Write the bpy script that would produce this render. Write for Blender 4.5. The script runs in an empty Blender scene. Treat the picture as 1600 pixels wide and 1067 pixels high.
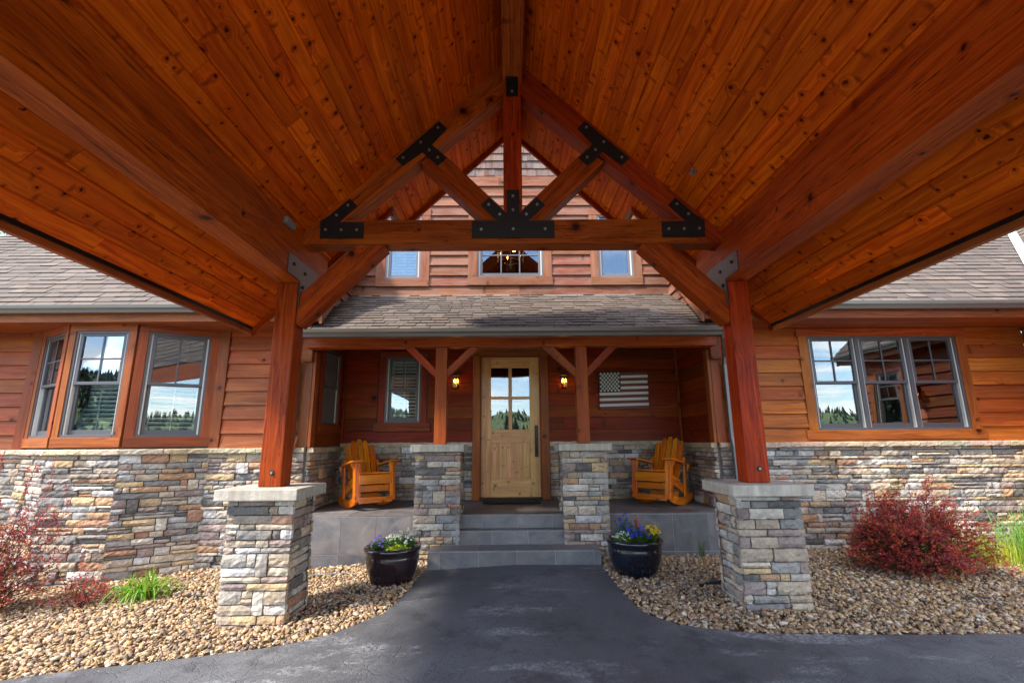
import bpy, math, random
import numpy as np
from mathutils import Vector, Matrix
V = Vector
R = math.radians
random.seed(7)
sc = bpy.context.scene
COL = sc.collection

# ------------------------------------------------------------------ camera
# eye height is z = 0, the paving lies about 1.3 m below it; x right, y into the picture
cam_d = bpy.data.cameras.new("camera"); cam = bpy.data.objects.new("camera", cam_d); COL.objects.link(cam)
cam_d.sensor_width = 36.0; cam_d.lens = 36.0 * 747.3 / 1600.0; cam_d.clip_start = 0.05; cam_d.clip_end = 5000
_p, _y, _r = R(11.859), R(0.531), R(-0.451)
_f = V((math.sin(_y) * math.cos(_p), math.cos(_y) * math.cos(_p), math.sin(_p)))
_rt0 = V((math.cos(_y), -math.sin(_y), 0)); _up0 = _rt0.cross(_f)
_rt = _rt0 * math.cos(_r) + _up0 * math.sin(_r); _up = _up0 * math.cos(_r) - _rt0 * math.sin(_r)
cam.matrix_world = Matrix(((_rt.x, _up.x, -_f.x, -0.057), (_rt.y, _up.y, -_f.y, 0), (_rt.z, _up.z, -_f.z, 0), (0, 0, 0, 1)))
sc.camera = cam

# ------------------------------------------------------------------ light
SUN = V((-0.80, -0.46, 1.0)).normalized()
SUN_EL = math.asin(SUN.z); SUN_ROT = math.atan2(SUN.x, SUN.y) % (2 * math.pi)
w = bpy.data.worlds.new("World"); sc.world = w; w.use_nodes = True
nt = w.node_tree; nt.nodes.clear()
def wn(t, **k):
    n = nt.nodes.new(t)
    for a, b in k.items(): setattr(n, a, b)
    return n
sky = wn('ShaderNodeTexSky', sky_type='NISHITA', sun_disc=False, sun_elevation=SUN_EL, sun_rotation=SUN_ROT, altitude=900, dust_density=0.2, ozone_density=1.3)
bg = wn('ShaderNodeBackground'); out = wn('ShaderNodeOutputWorld'); bg.inputs[1].default_value = 0.15
tc = wn('ShaderNodeTexCoord'); sep = wn('ShaderNodeSeparateXYZ'); nt.links.new(tc.outputs['Generated'], sep.inputs[0])
mx = wn('ShaderNodeMath', operation='MAXIMUM'); mx.inputs[1].default_value = 0.06; nt.links.new(sep.outputs[2], mx.inputs[0])
dx = wn('ShaderNodeMath', operation='DIVIDE'); dy = wn('ShaderNodeMath', operation='DIVIDE')
nt.links.new(sep.outputs[0], dx.inputs[0]); nt.links.new(mx.outputs[0], dx.inputs[1]); nt.links.new(sep.outputs[1], dy.inputs[0]); nt.links.new(mx.outputs[0], dy.inputs[1])
cmb = wn('ShaderNodeCombineXYZ'); nt.links.new(dx.outputs[0], cmb.inputs[0]); nt.links.new(dy.outputs[0], cmb.inputs[1])
cn = wn('ShaderNodeTexNoise'); cn.inputs['Scale'].default_value = 0.55; cn.inputs['Detail'].default_value = 9; cn.inputs['Roughness'].default_value = 0.58
nt.links.new(cmb.outputs[0], cn.inputs['Vector'])
cr = wn('ShaderNodeValToRGB'); cr.color_ramp.elements[0].position = 0.47; cr.color_ramp.elements[1].position = 0.72
nt.links.new(cn.outputs[0], cr.inputs[0])
mixc = wn('ShaderNodeMixRGB'); mixc.inputs[2].default_value = (8.5, 7.9, 7.2, 1)
nt.links.new(cr.outputs[0], mixc.inputs[0]); nt.links.new(sky.outputs[0], mixc.inputs[1]); nt.links.new(mixc.outputs[0], bg.inputs[0]); nt.links.new(bg.outputs[0], out.inputs[0])
sd = bpy.data.lights.new("sun", 'SUN'); sd.energy = 2.1; sd.angle = R(8); sd.color = (1.0, 0.93, 0.82)
so = bpy.data.objects.new("sun", sd); COL.objects.link(so); so.rotation_euler = (-SUN).to_track_quat('-Z', 'Y').to_euler()
sc.view_settings.view_transform = 'Standard'; sc.view_settings.look = 'None'
sc.view_settings.exposure = 2.05; sc.view_settings.gamma = 1; sc.view_settings.use_curve_mapping = False
sc.render.engine = 'CYCLES'
sc.cycles.max_bounces = 10; sc.cycles.diffuse_bounces = 6; sc.cycles.transparent_max_bounces = 16

# ------------------------------------------------------------------ object helpers
ORG = {}
def setp(o, label=None, cat=None, group=None, kind=None):
    for k, v in (('label', label), ('category', cat), ('group', group), ('kind', kind)):
        if v: o[k] = v
    return o
def thing(name, label, cat, loc=(0, 0, 0), rz=0, group=None, local=False):
    o = bpy.data.objects.new(name, None); COL.objects.link(o); o.empty_display_size = .1
    o.location = loc; o.rotation_euler = (0, 0, rz)
    ORG[o.name] = V((0, 0, 0)) if local else V(loc)
    return setp(o, label, cat, group)
class MB:
    def __init__(s): s.v = []; s.f = []; s.uv = []; s.c = []
    def face(s, pts, uvs, c):
        n = len(s.v); s.v += [tuple(p) for p in pts]; s.f.append(tuple(range(n, n + len(pts)))); s.uv += uvs; s.c.append(c)
    def ob(s, o, A, B, C, c=None):
        """box: corner o, edge vectors A (grain), B, C"""
        o, A, B, C = V(o), V(A), V(B), V(C)
        if A.cross(B).dot(C) < 0: o = o + C; C = -C
        if c is None: c = (random.random(), random.random(), random.random())
        a, b, d = A.length, B.length, C.length
        u0 = random.random() * 20; v0 = random.random() * 20
        n = len(s.v)
        P = [o, o + A, o + A + B, o + B, o + C, o + A + C, o + A + B + C, o + B + C]
        s.v += [tuple(p) for p in P]
        for idx, w_, h_, fl in (((0, 3, 2, 1), a, b, 1), ((4, 5, 6, 7), a, b, 0), ((0, 1, 5, 4), a, d, 0), ((2, 3, 7, 6), a, d, 0), ((0, 4, 7, 3), d, b, 0), ((1, 2, 6, 5), b, d, 0)):
            s.f.append(tuple(n + i for i in idx))
            if fl: s.uv += [(u0, v0), (u0, v0 + h_), (u0 + w_, v0 + h_), (u0 + w_, v0)]
            else: s.uv += [(u0, v0), (u0 + w_, v0), (u0 + w_, v0 + h_), (u0, v0 + h_)]
            s.c.append(c)
            v0 += .31
    def bx(s, x0, x1, y0, y1, z0, z1, g='x', c=None):
        e = {'x': V((x1 - x0, 0, 0)), 'y': V((0, y1 - y0, 0)), 'z': V((0, 0, z1 - z0))}
        k = 'xyz'.replace(g, '')
        s.ob((x0, y0, z0), e[g], e[k[0]], e[k[1]], c)
    def prism(s, pts, d, c=None, g=0):
        """planar outline of 3d points extruded by vector d"""
        pts = [V(p) for p in pts]; d = V(d)
        if c is None: c = (random.random(), random.random(), random.random())
        nrm = V((0, 0, 0))
        for i in range(len(pts)):
            nrm += (pts[i] - pts[0]).cross(pts[(i + 1) % len(pts)] - pts[0])
        if nrm.dot(d) > 0: pts = pts[::-1]
        # grain = direction of longest edge
        e = max(((pts[(i + 1) % len(pts)] - pts[i]) for i in range(len(pts))), key=lambda q: q.length).normalized()
        b = nrm.normalized().cross(e); u0 = random.random() * 20; v0 = random.random() * 20
        f1 = lambda p: (u0 + p.dot(e), v0 + p.dot(b))
        s.face(pts, [f1(p) for p in pts], c)
        q = [p + d for p in pts][::-1]
        s.face(q, [f1(p) for p in q], c)
        for i in range(len(pts)):
            a, bb = pts[i], pts[(i + 1) % len(pts)]
            L = (bb - a).length
            if d.length > 1.0: s.face([a, a + d, bb + d, bb], [(u0, v0), (u0 + d.length, v0), (u0 + d.length, v0 + L), (u0, v0 + L)], c); v0 += L
            else: s.face([a, a + d, bb + d, bb], [(u0, v0), (u0, v0 + d.length), (u0 + L, v0 + d.length), (u0 + L, v0)], c)
    def tube(s, path, rad, n=8, c=None, cap=True):
        path = [V(p) for p in path]
        if c is None: c = (random.random(), random.random(), random.random())
        rings = []
        for i, p in enumerate(path):
            t = (path[min(i + 1, len(path) - 1)] - path[max(i - 1, 0)]).normalized()
            a = t.cross(V((0, 0, 1)) if abs(t.z) < .9 else V((1, 0, 0))).normalized(); b = t.cross(a)
            r = rad[i] if isinstance(rad, (list, tuple)) else rad
            base = len(s.v)
            for k in range(n):
                an = 2 * math.pi * k / n
                s.v.append(tuple(p + (a * math.cos(an) + b * math.sin(an)) * r))
            rings.append(base)
        for i in range(len(rings) - 1):
            for k in range(n):
                k2 = (k + 1) % n
                s.f.append((rings[i] + k, rings[i] + k2, rings[i + 1] + k2, rings[i + 1] + k))
                s.uv += [(i * .1, k * .02), (i * .1, k * .02 + .02), (i * .1 + .1, k * .02 + .02), (i * .1 + .1, k * .02)]; s.c.append(c)
        if cap:
            for r_, rev in ((rings[0], 1), (rings[-1], 0)):
                idx = list(range(r_, r_ + n)); idx = idx[::-1] if not rev else idx
                s.f.append(tuple(idx)); s.uv += [(0, 0)] * n; s.c.append(c)
    def lathe(s, prof, ctr=(0, 0, 0), n=40, c=(.5, .5, .5)):
        b = len(s.v)
        for r_, z in prof:
            for k in range(n):
                a = 2 * math.pi * k / n
                s.v.append((ctr[0] + r_ * math.cos(a), ctr[1] + r_ * math.sin(a), ctr[2] + z))
        for i in range(len(prof) - 1):
            for k in range(n):
                k2 = (k + 1) % n
                s.f.append((b + i * n + k, b + i * n + k2, b + (i + 1) * n + k2, b + (i + 1) * n + k))
                s.uv += [(k * .05, prof[i][1]), (k * .05 + .05, prof[i][1]), (k * .05 + .05, prof[i + 1][1]), (k * .05, prof[i + 1][1])]; s.c.append(c)
    def build(s, name, m, parent=None, bevel=0, smooth=False, seg=2, **tags):
        o = mesh_obj(name, s.v, s.f, m, parent, s.uv, s.c, smooth)
        if bevel:
            b = o.modifiers.new('bevel', 'BEVEL'); b.width = bevel; b.segments = seg; b.limit_method = 'ANGLE'; b.angle_limit = R(40)
        if tags: setp(o, **tags)
        return o
def mesh_obj(name, v, f, m, parent=None, uv=None, c=None, smooth=False):
    org = ORG.get(parent.name, V((0, 0, 0))) if parent else V((0, 0, 0))
    me = bpy.data.meshes.new(name)
    va = np.asarray(v, dtype=np.float32) - np.array(org, dtype=np.float32)
    me.from_pydata(va.tolist() if not isinstance(f, np.ndarray) else [], [], f if not isinstance(f, np.ndarray) else [])
    if isinstance(f, np.ndarray):
        nf, k = f.shape
        me.vertices.add(len(va)); me.vertices.foreach_set('co', va.ravel())
        me.loops.add(nf * k); me.loops.foreach_set('vertex_index', f.ravel().astype(np.int32))
        me.polygons.add(nf); me.polygons.foreach_set('loop_start', np.arange(0, nf * k, k, dtype=np.int32)); me.polygons.foreach_set('loop_total', np.full(nf, k, dtype=np.int32))
        me.update(calc_edges=True)
    if uv is not None:
        l = me.uv_layers.new(name='UVMap'); l.data.foreach_set('uv', np.asarray(uv, dtype=np.float32).ravel())
    if c is not None:
        a = me.attributes.new('Col', 'FLOAT_COLOR', 'FACE')
        ca = np.asarray(c, dtype=np.float32)
        if ca.shape[1] == 3: ca = np.hstack([ca, np.ones((len(ca), 1), dtype=np.float32)])
        a.data.foreach_set('color', ca.ravel())
    me.materials.append(m); me.validate(); me.update()
    if smooth: me.polygons.foreach_set('use_smooth', [True] * len(me.polygons))
    o = bpy.data.objects.new(name, me); COL.objects.link(o)
    if parent:
        o.parent = parent; ORG[o.name] = org
    return o
def copy_tree(o, parent=None):
    c = o.copy(); COL.objects.link(c)
    if parent: c.parent = parent
    for ch in [x for x in COL.objects if x.parent == o]: copy_tree(ch, c)
    return c

# ------------------------------------------------------------------ materials
class NT:
    def __init__(s, name):
        s.m = bpy.data.materials.new(name); s.m.use_nodes = True; s.t = s.m.node_tree; s.t.nodes.clear()
        s.out = s.n('ShaderNodeOutputMaterial'); s.b = s.n('ShaderNodeBsdfPrincipled'); s.l(s.b.outputs[0], s.out.inputs[0])
    def n(s, t, ins=None, **k):
        n = s.t.nodes.new(t)
        for a, b in k.items(): setattr(n, a, b)
        for a, b in (ins or {}).items():
            if isinstance(b, bpy.types.NodeSocket): s.l(b, n.inputs[a])
            else: n.inputs[a].default_value = b
        return n
    def l(s, a, b): s.t.links.new(a, b)
    def math(s, op, a, b=None, c=None):
        n = s.n('ShaderNodeMath', operation=op)
        for i, x in enumerate((a, b, c)):
            if x is None: continue
            if isinstance(x, bpy.types.NodeSocket): s.l(x, n.inputs[i])
            else: n.inputs[i].default_value = x
        return n.outputs[0]
    def ramp(s, fac, els):
        n = s.n('ShaderNodeValToRGB', {0: fac}); cr_ = n.color_ramp
        while len(cr_.elements) < len(els): cr_.elements.new(.5)
        for e, (p, c) in zip(cr_.elements, els): e.position = p; e.color = (*c, 1) if len(c) == 3 else c
        return n.outputs[0]
    def mix(s, fac, a, b, mode='MIX'):
        n = s.n('ShaderNodeMixRGB', blend_type=mode)
        for i, x in enumerate((fac, a, b)):
            if isinstance(x, bpy.types.NodeSocket): s.l(x, n.inputs[i])
            else: n.inputs[i].default_value = x if i == 0 else (*x, 1)
        return n.outputs[0]
    def noise(s, vec, scale, detail=3, rough=.5, dist=0):
        return s.n('ShaderNodeTexNoise', {'Vector': vec, 'Scale': scale, 'Detail': detail, 'Roughness': rough, 'Distortion': dist}).outputs[0]
    def bump(s, h, st=.3, d=.01):
        n = s.n('ShaderNodeBump', {'Height': h, 'Strength': st, 'Distance': d}); s.l(n.outputs[0], s.b.inputs['Normal'])
    def col(s):
        a = s.n('ShaderNodeAttribute', attribute_name='Col'); sp = s.n('ShaderNodeSeparateColor', {0: a.outputs[0]})
        return a.outputs[0], sp.outputs
    def set(s, **k):
        for a, b in k.items():
            a = a.replace('_', ' ')
            if isinstance(b, bpy.types.NodeSocket): s.l(b, s.b.inputs[a])
            else: s.b.inputs[a].default_value = (*b, 1) if isinstance(b, tuple) and len(b) == 3 else b
        return s.m

def wood(name, dark, light, rough=.45, knots=.6, kscale=4.0, var=.35, grey=0.0, greycol=(.3, .25, .24), cracks=0.0, grain=1.0, coat=0, hue=.5, spec=.4):
    s = NT(name); _, rc = s.col()
    uv = s.n('ShaderNodeUVMap').outputs[0]; sp = s.n('ShaderNodeSeparateXYZ', {0: uv}).outputs
    u, v = sp[0], sp[1]
    def vec(a, b, c=0.0):
        n = s.n('ShaderNodeCombineXYZ')
        s.l(s.math('MULTIPLY', u, a), n.inputs[0]); s.l(s.math('MULTIPLY', v, b), n.inputs[1]); s.l(s.math('MULTIPLY', rc[0], 40.0), n.inputs[2])
        return n.outputs[0]
    # knot field
    kv = s.n('ShaderNodeVectorMath', {0: uv, 1: s.n('ShaderNodeCombineXYZ', {0: s.math('MULTIPLY', rc[0], 40.0), 1: s.math('MULTIPLY', rc[1], 40.0)}).outputs[0]}, operation='ADD').outputs[0]
    kv = s.n('ShaderNodeVectorMath', {0: kv, 1: s.n('ShaderNodeCombineXYZ', {0: s.math('MULTIPLY', s.noise(uv, 30, 2), .03), 1: s.math('MULTIPLY', s.noise(uv, 31, 2), .03)}).outputs[0]}, operation='ADD').outputs[0]
    vo = s.n('ShaderNodeTexVoronoi', {'Vector': kv, 'Scale': kscale, 'Randomness': 1.0}, voronoi_dimensions='2D')
    kr = s.n('ShaderNodeSeparateColor', {0: vo.outputs['Color']}).outputs; d = s.math('MULTIPLY', vo.outputs['Distance'], s.math('ADD', s.math('MULTIPLY', kr[1], 1.5), .6))
    on = s.math('GREATER_THAN', kr[0], 1 - knots)
    near = s.math('MULTIPLY', s.ramp(d, [(0, (1, 1, 1)), (.30, (0, 0, 0))]), on)
    # grain that bends round the knots
    n0 = s.noise(vec(1.2, 9), 1.0, 3)
    vv = s.n('ShaderNodeCombineXYZ'); s.l(s.math('MULTIPLY', u, .5), vv.inputs[0])
    s.l(s.math('ADD', s.math('ADD', s.math('MULTIPLY', v, 26.0), s.math('MULTIPLY', n0, 4.2)), s.math('MULTIPLY', near, 2.2)), vv.inputs[1])
    s.l(s.math('MULTIPLY', rc[1], 31.0), vv.inputs[2])
    rings = s.noise(vv.outputs[0], 1.6, 2, .5, .3)
    fine = s.noise(vec(6, 260), 1.0, 3, .6)
    g = s.math('ADD', s.math('MULTIPLY', rings, .75 * grain), s.math('MULTIPLY', fine, .35))
    base = s.mix(s.ramp(g, [(.34, (0, 0, 0)), (.66, (1, 1, 1))]), dark, light)
    # board to board tone
    hs = s.n('ShaderNodeHueSaturation', {'Color': base, 'Hue': s.math('ADD', s.math('MULTIPLY', s.math('SUBTRACT', rc[1], .5), .02 * hue * 2), .5), 'Saturation': 1.0,
             'Value': s.math('ADD', s.math('MULTIPLY', rc[0], var), 1 - var * .55)})
    c = hs.outputs[0]
    blot = s.noise(vec(1.6, 5), 1.0, 4, .6)
    c = s.mix(s.ramp(blot, [(.35, (.42, .42, .42)), (.75, (0, 0, 0))]), c, tuple(x * .45 for x in dark))
    if grey:
        gn = s.noise(vec(2.0, 7), 1.3, 5, .65)
        gm = s.math('MULTIPLY', s.ramp(gn, [(.38, (0, 0, 0)), (.62, (1, 1, 1))]), grey)
        c = s.mix(gm, c, s.mix(fine, tuple(x * .75 for x in greycol), greycol))
    kv2 = s.n('ShaderNodeVectorMath', {0: kv, 1: (1.9, .75, 1.0)}, operation='MULTIPLY').outputs[0]
    vo2 = s.n('ShaderNodeTexVoronoi', {'Vector': kv2, 'Scale': kscale * .8, 'Randomness': 1.0}, voronoi_dimensions='2D'); k2 = s.n('ShaderNodeSeparateColor', {0: vo2.outputs['Color']}).outputs
    on2 = s.math('GREATER_THAN', k2[0], 1 - knots * .5)
    c = s.mix(s.math('MULTIPLY', s.math('MULTIPLY', s.ramp(vo2.outputs['Distance'], [(.02, (1, 1, 1)), (.16, (0, 0, 0))]), on2), .75), c, tuple(x * .32 for x in dark))
    core = s.math('MULTIPLY', s.ramp(d, [(0.035, (1, 1, 1)), (.085, (0, 0, 0))]), on)
    halo = s.math('MULTIPLY', s.math('MULTIPLY', s.ramp(d, [(.05, (1, 1, 1)), (.2, (0, 0, 0))]), on), .55)
    c = s.mix(halo, c, tuple(x * .5 for x in dark)); c = s.mix(core, c, tuple(x * .12 for x in dark))
    h = g
    if cracks:
        cn_ = s.noise(vec(.9, 30), 1.0, 4, .5)
        ck = s.math('MULTIPLY', s.ramp(s.math('ABSOLUTE', s.math('SUBTRACT', cn_, .5)), [(0, (1, 1, 1)), (.016, (0, 0, 0))]), cracks)
        c = s.mix(ck, c, tuple(x * .12 for x in dark)); h = s.math('SUBTRACT', g, ck)
    s.bump(h, .25, .004)
    s.set(Base_Color=c, Roughness=s.math('ADD', s.math('MULTIPLY', fine, .18), rough - .08))
    s.b.inputs['Specular IOR Level'].default_value = spec
    if coat: s.set(Coat_Weight=coat, Coat_Roughness=.18)
    return s.m

M = {}
M['pine'] = wood('ceiling_pine', (.46, .044, .001), (.97, .188, .003), rough=.5, knots=.80, kscale=5.6, var=.5, grain=.9, spec=.10, hue=.15)
M['beam'] = wood('beam_fir', (.23, .018, .001), (.52, .088, .006), rough=.45, knots=.3, kscale=2.6, var=.25, cracks=.9, spec=.16)
M['porch_fir'] = wood('porch_fir', (.22, .024, .003), (.46, .085, .010), rough=.45, knots=.3, kscale=4, var=.22, spec=.25)
M['side_l'] = wood('siding_left', (.20, .036, .006), (.47, .115, .022), rough=.5, knots=.28, kscale=3.0, var=.6, grey=.28, greycol=(.30, .13, .08), spec=.2)
M['side_r'] = wood('siding_right', (.25, .040, .004), (.60, .150, .018), rough=.5, knots=.28, kscale=3.0, var=.55, grey=.12, greycol=(.38, .18, .10), spec=.2)
M['side_up'] = wood('siding_upper', (.125, .035, .014), (.29, .10, .048), rough=.6, knots=.12, kscale=2.8, var=.55, grey=.45, greycol=(.32, .19, .15), spec=.2)
M['shake'] = wood('weathered_shake', (.13, .06, .04), (.27, .15, .11), rough=.8, knots=0, kscale=3, var=.8, grey=.7, greycol=(.22, .19, .19), spec=.1)
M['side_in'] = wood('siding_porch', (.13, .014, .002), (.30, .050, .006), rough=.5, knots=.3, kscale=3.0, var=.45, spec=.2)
M['trim'] = wood('trim_cedar', (.20, .036, .006), (.46, .110, .018), rough=.5, knots=.2, kscale=3, var=.4, grey=.35, greycol=(.17, .065, .03), spec=.25)
M['trim_up'] = wood('trim_upper', (.18, .052, .021), (.35, .125, .056), rough=.6, knots=.2, kscale=3, var=.25, grey=.3, greycol=(.36, .23, .17), spec=.2)
M['door'] = wood('door_alder', (.56, .22, .060), (.88, .46, .15), rough=.4, knots=.45, kscale=6.5, var=.14, coat=.1)
M['chair'] = wood('chair_cedar', (.42, .070, .002), (.84, .23, .006), rough=.38, knots=.3, kscale=5, var=.4, coat=.2, spec=.3)

def mat_stone():
    s = NT('ledge_stone'); c, rc = s.col()
    tc_ = s.n('ShaderNodeTexCoord').outputs['Object']
    n1 = s.noise(tc_, 9, 5, .6); n2 = s.noise(tc_, 46, 6, .7); n3 = s.noise(tc_, 3.1, 2)
    k = s.mix(s.ramp(n1, [(.34, (0, 0, 0)), (.68, (.8, .8, .8))]), c, s.mix(.34, c, (.46, .39, .30)))
    k = s.mix(s.ramp(s.noise(tc_, 5.0, 5, .7), [(.42, (.55, .55, .55)), (.56, (0, 0, 0))]), k, s.mix(1.0, k, (.55, .52, .52), 'MULTIPLY'))
    k = s.mix(s.ramp(n2, [(.3, (.5, .5, .5)), (.52, (0, 0, 0))]), k, (.10, .085, .075))
    k = s.mix(s.math('MULTIPLY', s.ramp(n3, [(.5, (0, 0, 0)), (.7, (1, 1, 1))]), .25), k, (.40, .25, .13))
    vor = s.n('ShaderNodeTexVoronoi', {'Vector': tc_, 'Scale': 26.0}).outputs[0]
    s.bump(s.math('ADD', s.math('MULTIPLY', n2, .7), s.math('MULTIPLY', vor, .5)), .9, .02)
    return s.set(Base_Color=k, Roughness=.85)
M['stone'] = mat_stone()
def simple(name, col, rough=.6, metal=0, nsc=20, namt=.25, bump=.1, bd=.003, coat=0, spec=None):
    s = NT(name); tc_ = s.n('ShaderNodeTexCoord').outputs['Object']
    n = s.noise(tc_, nsc, 4, .6); n2 = s.noise(tc_, nsc * .17, 3)
    k = s.mix(s.math('MULTIPLY', n, namt), col, tuple(x * .45 for x in col)); k = s.mix(s.math('MULTIPLY', n2, namt), k, tuple(min(1, x * 1.4) for x in col))
    if bump: s.bump(n, bump * 3, bd)
    s.set(Base_Color=k, Roughness=s.math('ADD', s.math('MULTIPLY', n2, .15), rough - .07), Metallic=metal)
    if coat: s.set(Coat_Weight=coat, Coat_Roughness=.08)
    return s.m
M['mortar'] = simple('mortar', (.12, .11, .10), .95)
M['steel'] = simple('black_steel', (.022, .020, .019), .5, .6, 30, .5, .1)
M['galv'] = simple('bolt_steel', (.32, .30, .28), .45, .8, 40, .3, 0)
M['gusset'] = simple('grey_steel', (.14, .125, .12), .42, .7, 12, .3, .05)
M['gutter'] = simple('gutter_metal', (.16, .145, .13), .32, .35, 8, .15, 0)
M['down'] = simple('downspout_metal', (.16, .155, .16), .38, .3, 10, .15, 0)
M['frame'] = simple('window_cladding', (.085, .078, .082), .4, 0, 12, .15, 0)
M['jamb'] = simple('window_jamb', (.62, .58, .50), .5, 0, 12, .15, 0)
M['blind'] = simple('blind_slat', (.90, .91, .88), .5, 0, 10, .05, 0)
M['dark'] = simple('room_dark', (.035, .025, .02), .9, 0, 3, .3, 0)
M['flash'] = simple('flashing', (.62, .62, .63), .45, .1, 8, .2, 0)
M['matt'] = simple('mat_rubber', (.018, .017, .016), .9, 0, 120, .5, .4)
M['bronze'] = simple('handle_bronze', (.028, .022, .018), .35, .7, 40, .3, .05)
M['hose'] = simple('hose_plastic', (.02, .02, .021), .5, 0, 20, .2, 0)
M['plastic'] = simple('sensor_plastic', (.22, .21, .20), .5, 0, 30, .1, 0)
def mat_cap():
    s = NT('cap_concrete'); tc_ = s.n('ShaderNodeTexCoord').outputs['Object']
    n = s.noise(tc_, 7, 6, .65); n2 = s.noise(tc_, 60, 3); 
    mp = s.n('ShaderNodeMapping', {0: tc_, 'Scale': (26, 26, 2.2)}).outputs[0]; st = s.noise(mp, 1, 3)
    k = s.ramp(n, [(.3, (.34, .29, .225)), (.55, (.50, .44, .35)), (.75, (.62, .56, .46))])
    k = s.mix(s.ramp(st, [(.4, (.4, .4, .4)), (.6, (0, 0, 0))]), k, (.22, .20, .18))
    pit = s.n('ShaderNodeTexVoronoi', {'Vector': tc_, 'Scale': 38.0}).outputs[0]
    pm = s.ramp(pit, [(.06, (1, 1, 1)), (.12, (0, 0, 0))]); k = s.mix(s.math('MULTIPLY', pm, .6), k, (.1, .09, .08))
    s.bump(s.math('SUBTRACT', s.math('ADD', n2, n), pm), .5, .006)
    return s.set(Base_Color=k, Roughness=.85)
M['cap'] = mat_cap()
def mat_tile():
    s = NT('slate_tile'); c, rc = s.col(); uv = s.n('ShaderNodeUVMap').outputs[0]
    n = s.noise(uv, 5, 6, .62, .6); n2 = s.noise(uv, 22, 5, .6, 1.2); n3 = s.noise(uv, 2.0, 2)
    k = s.ramp(n, [(.28, (.078, .076, .082)), (.44, (.128, .120, .122)), (.58, (.172, .152, .142)), (.78, (.24, .225, .22))])
    k = s.mix(s.ramp(n3, [(.45, (0, 0, 0)), (.7, (.5, .5, .5))]), k, (.17, .135, .115))
    k = s.n('ShaderNodeHueSaturation', {'Color': k, 'Value': s.math('ADD', s.math('MULTIPLY', rc[0], .4), .8)}).outputs[0]
    s.bump(s.math('ADD', s.math('MULTIPLY', n2, .5), n), .45, .012)
    return s.set(Base_Color=k, Roughness=s.math('ADD', s.math('MULTIPLY', n, .3), .3))
M['tile'] = mat_tile()
M['grout'] = simple('grout', (.30, .29, .275), .9)
def mat_shingle():
    s = NT('asphalt_shingle'); c, rc = s.col(); tc_ = s.n('ShaderNodeTexCoord').outputs['Object']
    n = s.noise(tc_, 260, 2, .8); n2 = s.noise(tc_, 14, 4)
    k = s.mix(s.ramp(n, [(.35, (.6, .6, .6)), (.6, (0, 0, 0))]), c, (.09, .075, .065)); k = s.mix(s.math('MULTIPLY', n2, .3), k, (.17, .135, .11))
    s.bump(n, .5, .004)
    return s.set(Base_Color=k, Roughness=.9)
M['shingle'] = mat_shingle()
def mat_attr(name, rough=.7, trans=0.0, nsc=60, spec=.3, bump=0, bd=.004, sss=0):
    s = NT(name); c, rc = s.col(); tc_ = s.n('ShaderNodeTexCoord').outputs['Object']
    n = s.noise(tc_, nsc, 4, .65); k = s.mix(s.ramp(n, [(.35, (.5, .5, .5)), (.65, (0, 0, 0))]), c, s.mix(1.0, c, (.45, .42, .40), 'MULTIPLY'))
    if bump: s.bump(n, bump, bd)
    s.set(Base_Color=k, Roughness=rough); s.b.inputs['Specular IOR Level'].default_value = spec
    if trans:
        t = s.n('ShaderNodeBsdfTranslucent', {0: c}); m_ = s.n('ShaderNodeMixShader', {0: trans, 1: s.b.outputs[0], 2: t.outputs[0]}); s.l(m_.outputs[0], s.out.inputs[0])
    return s.m
M['gravel'] = mat_attr('gravel_rock', .85, nsc=90, bump=.25, bd=.003)
M['leaf'] = mat_attr('leaf', .5, .35, 40, .4)
M['petal'] = mat_attr('petal', .6, .3, 40, .2)
M['bark'] = mat_attr('stem', .85, 0, 60, .2)
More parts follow.
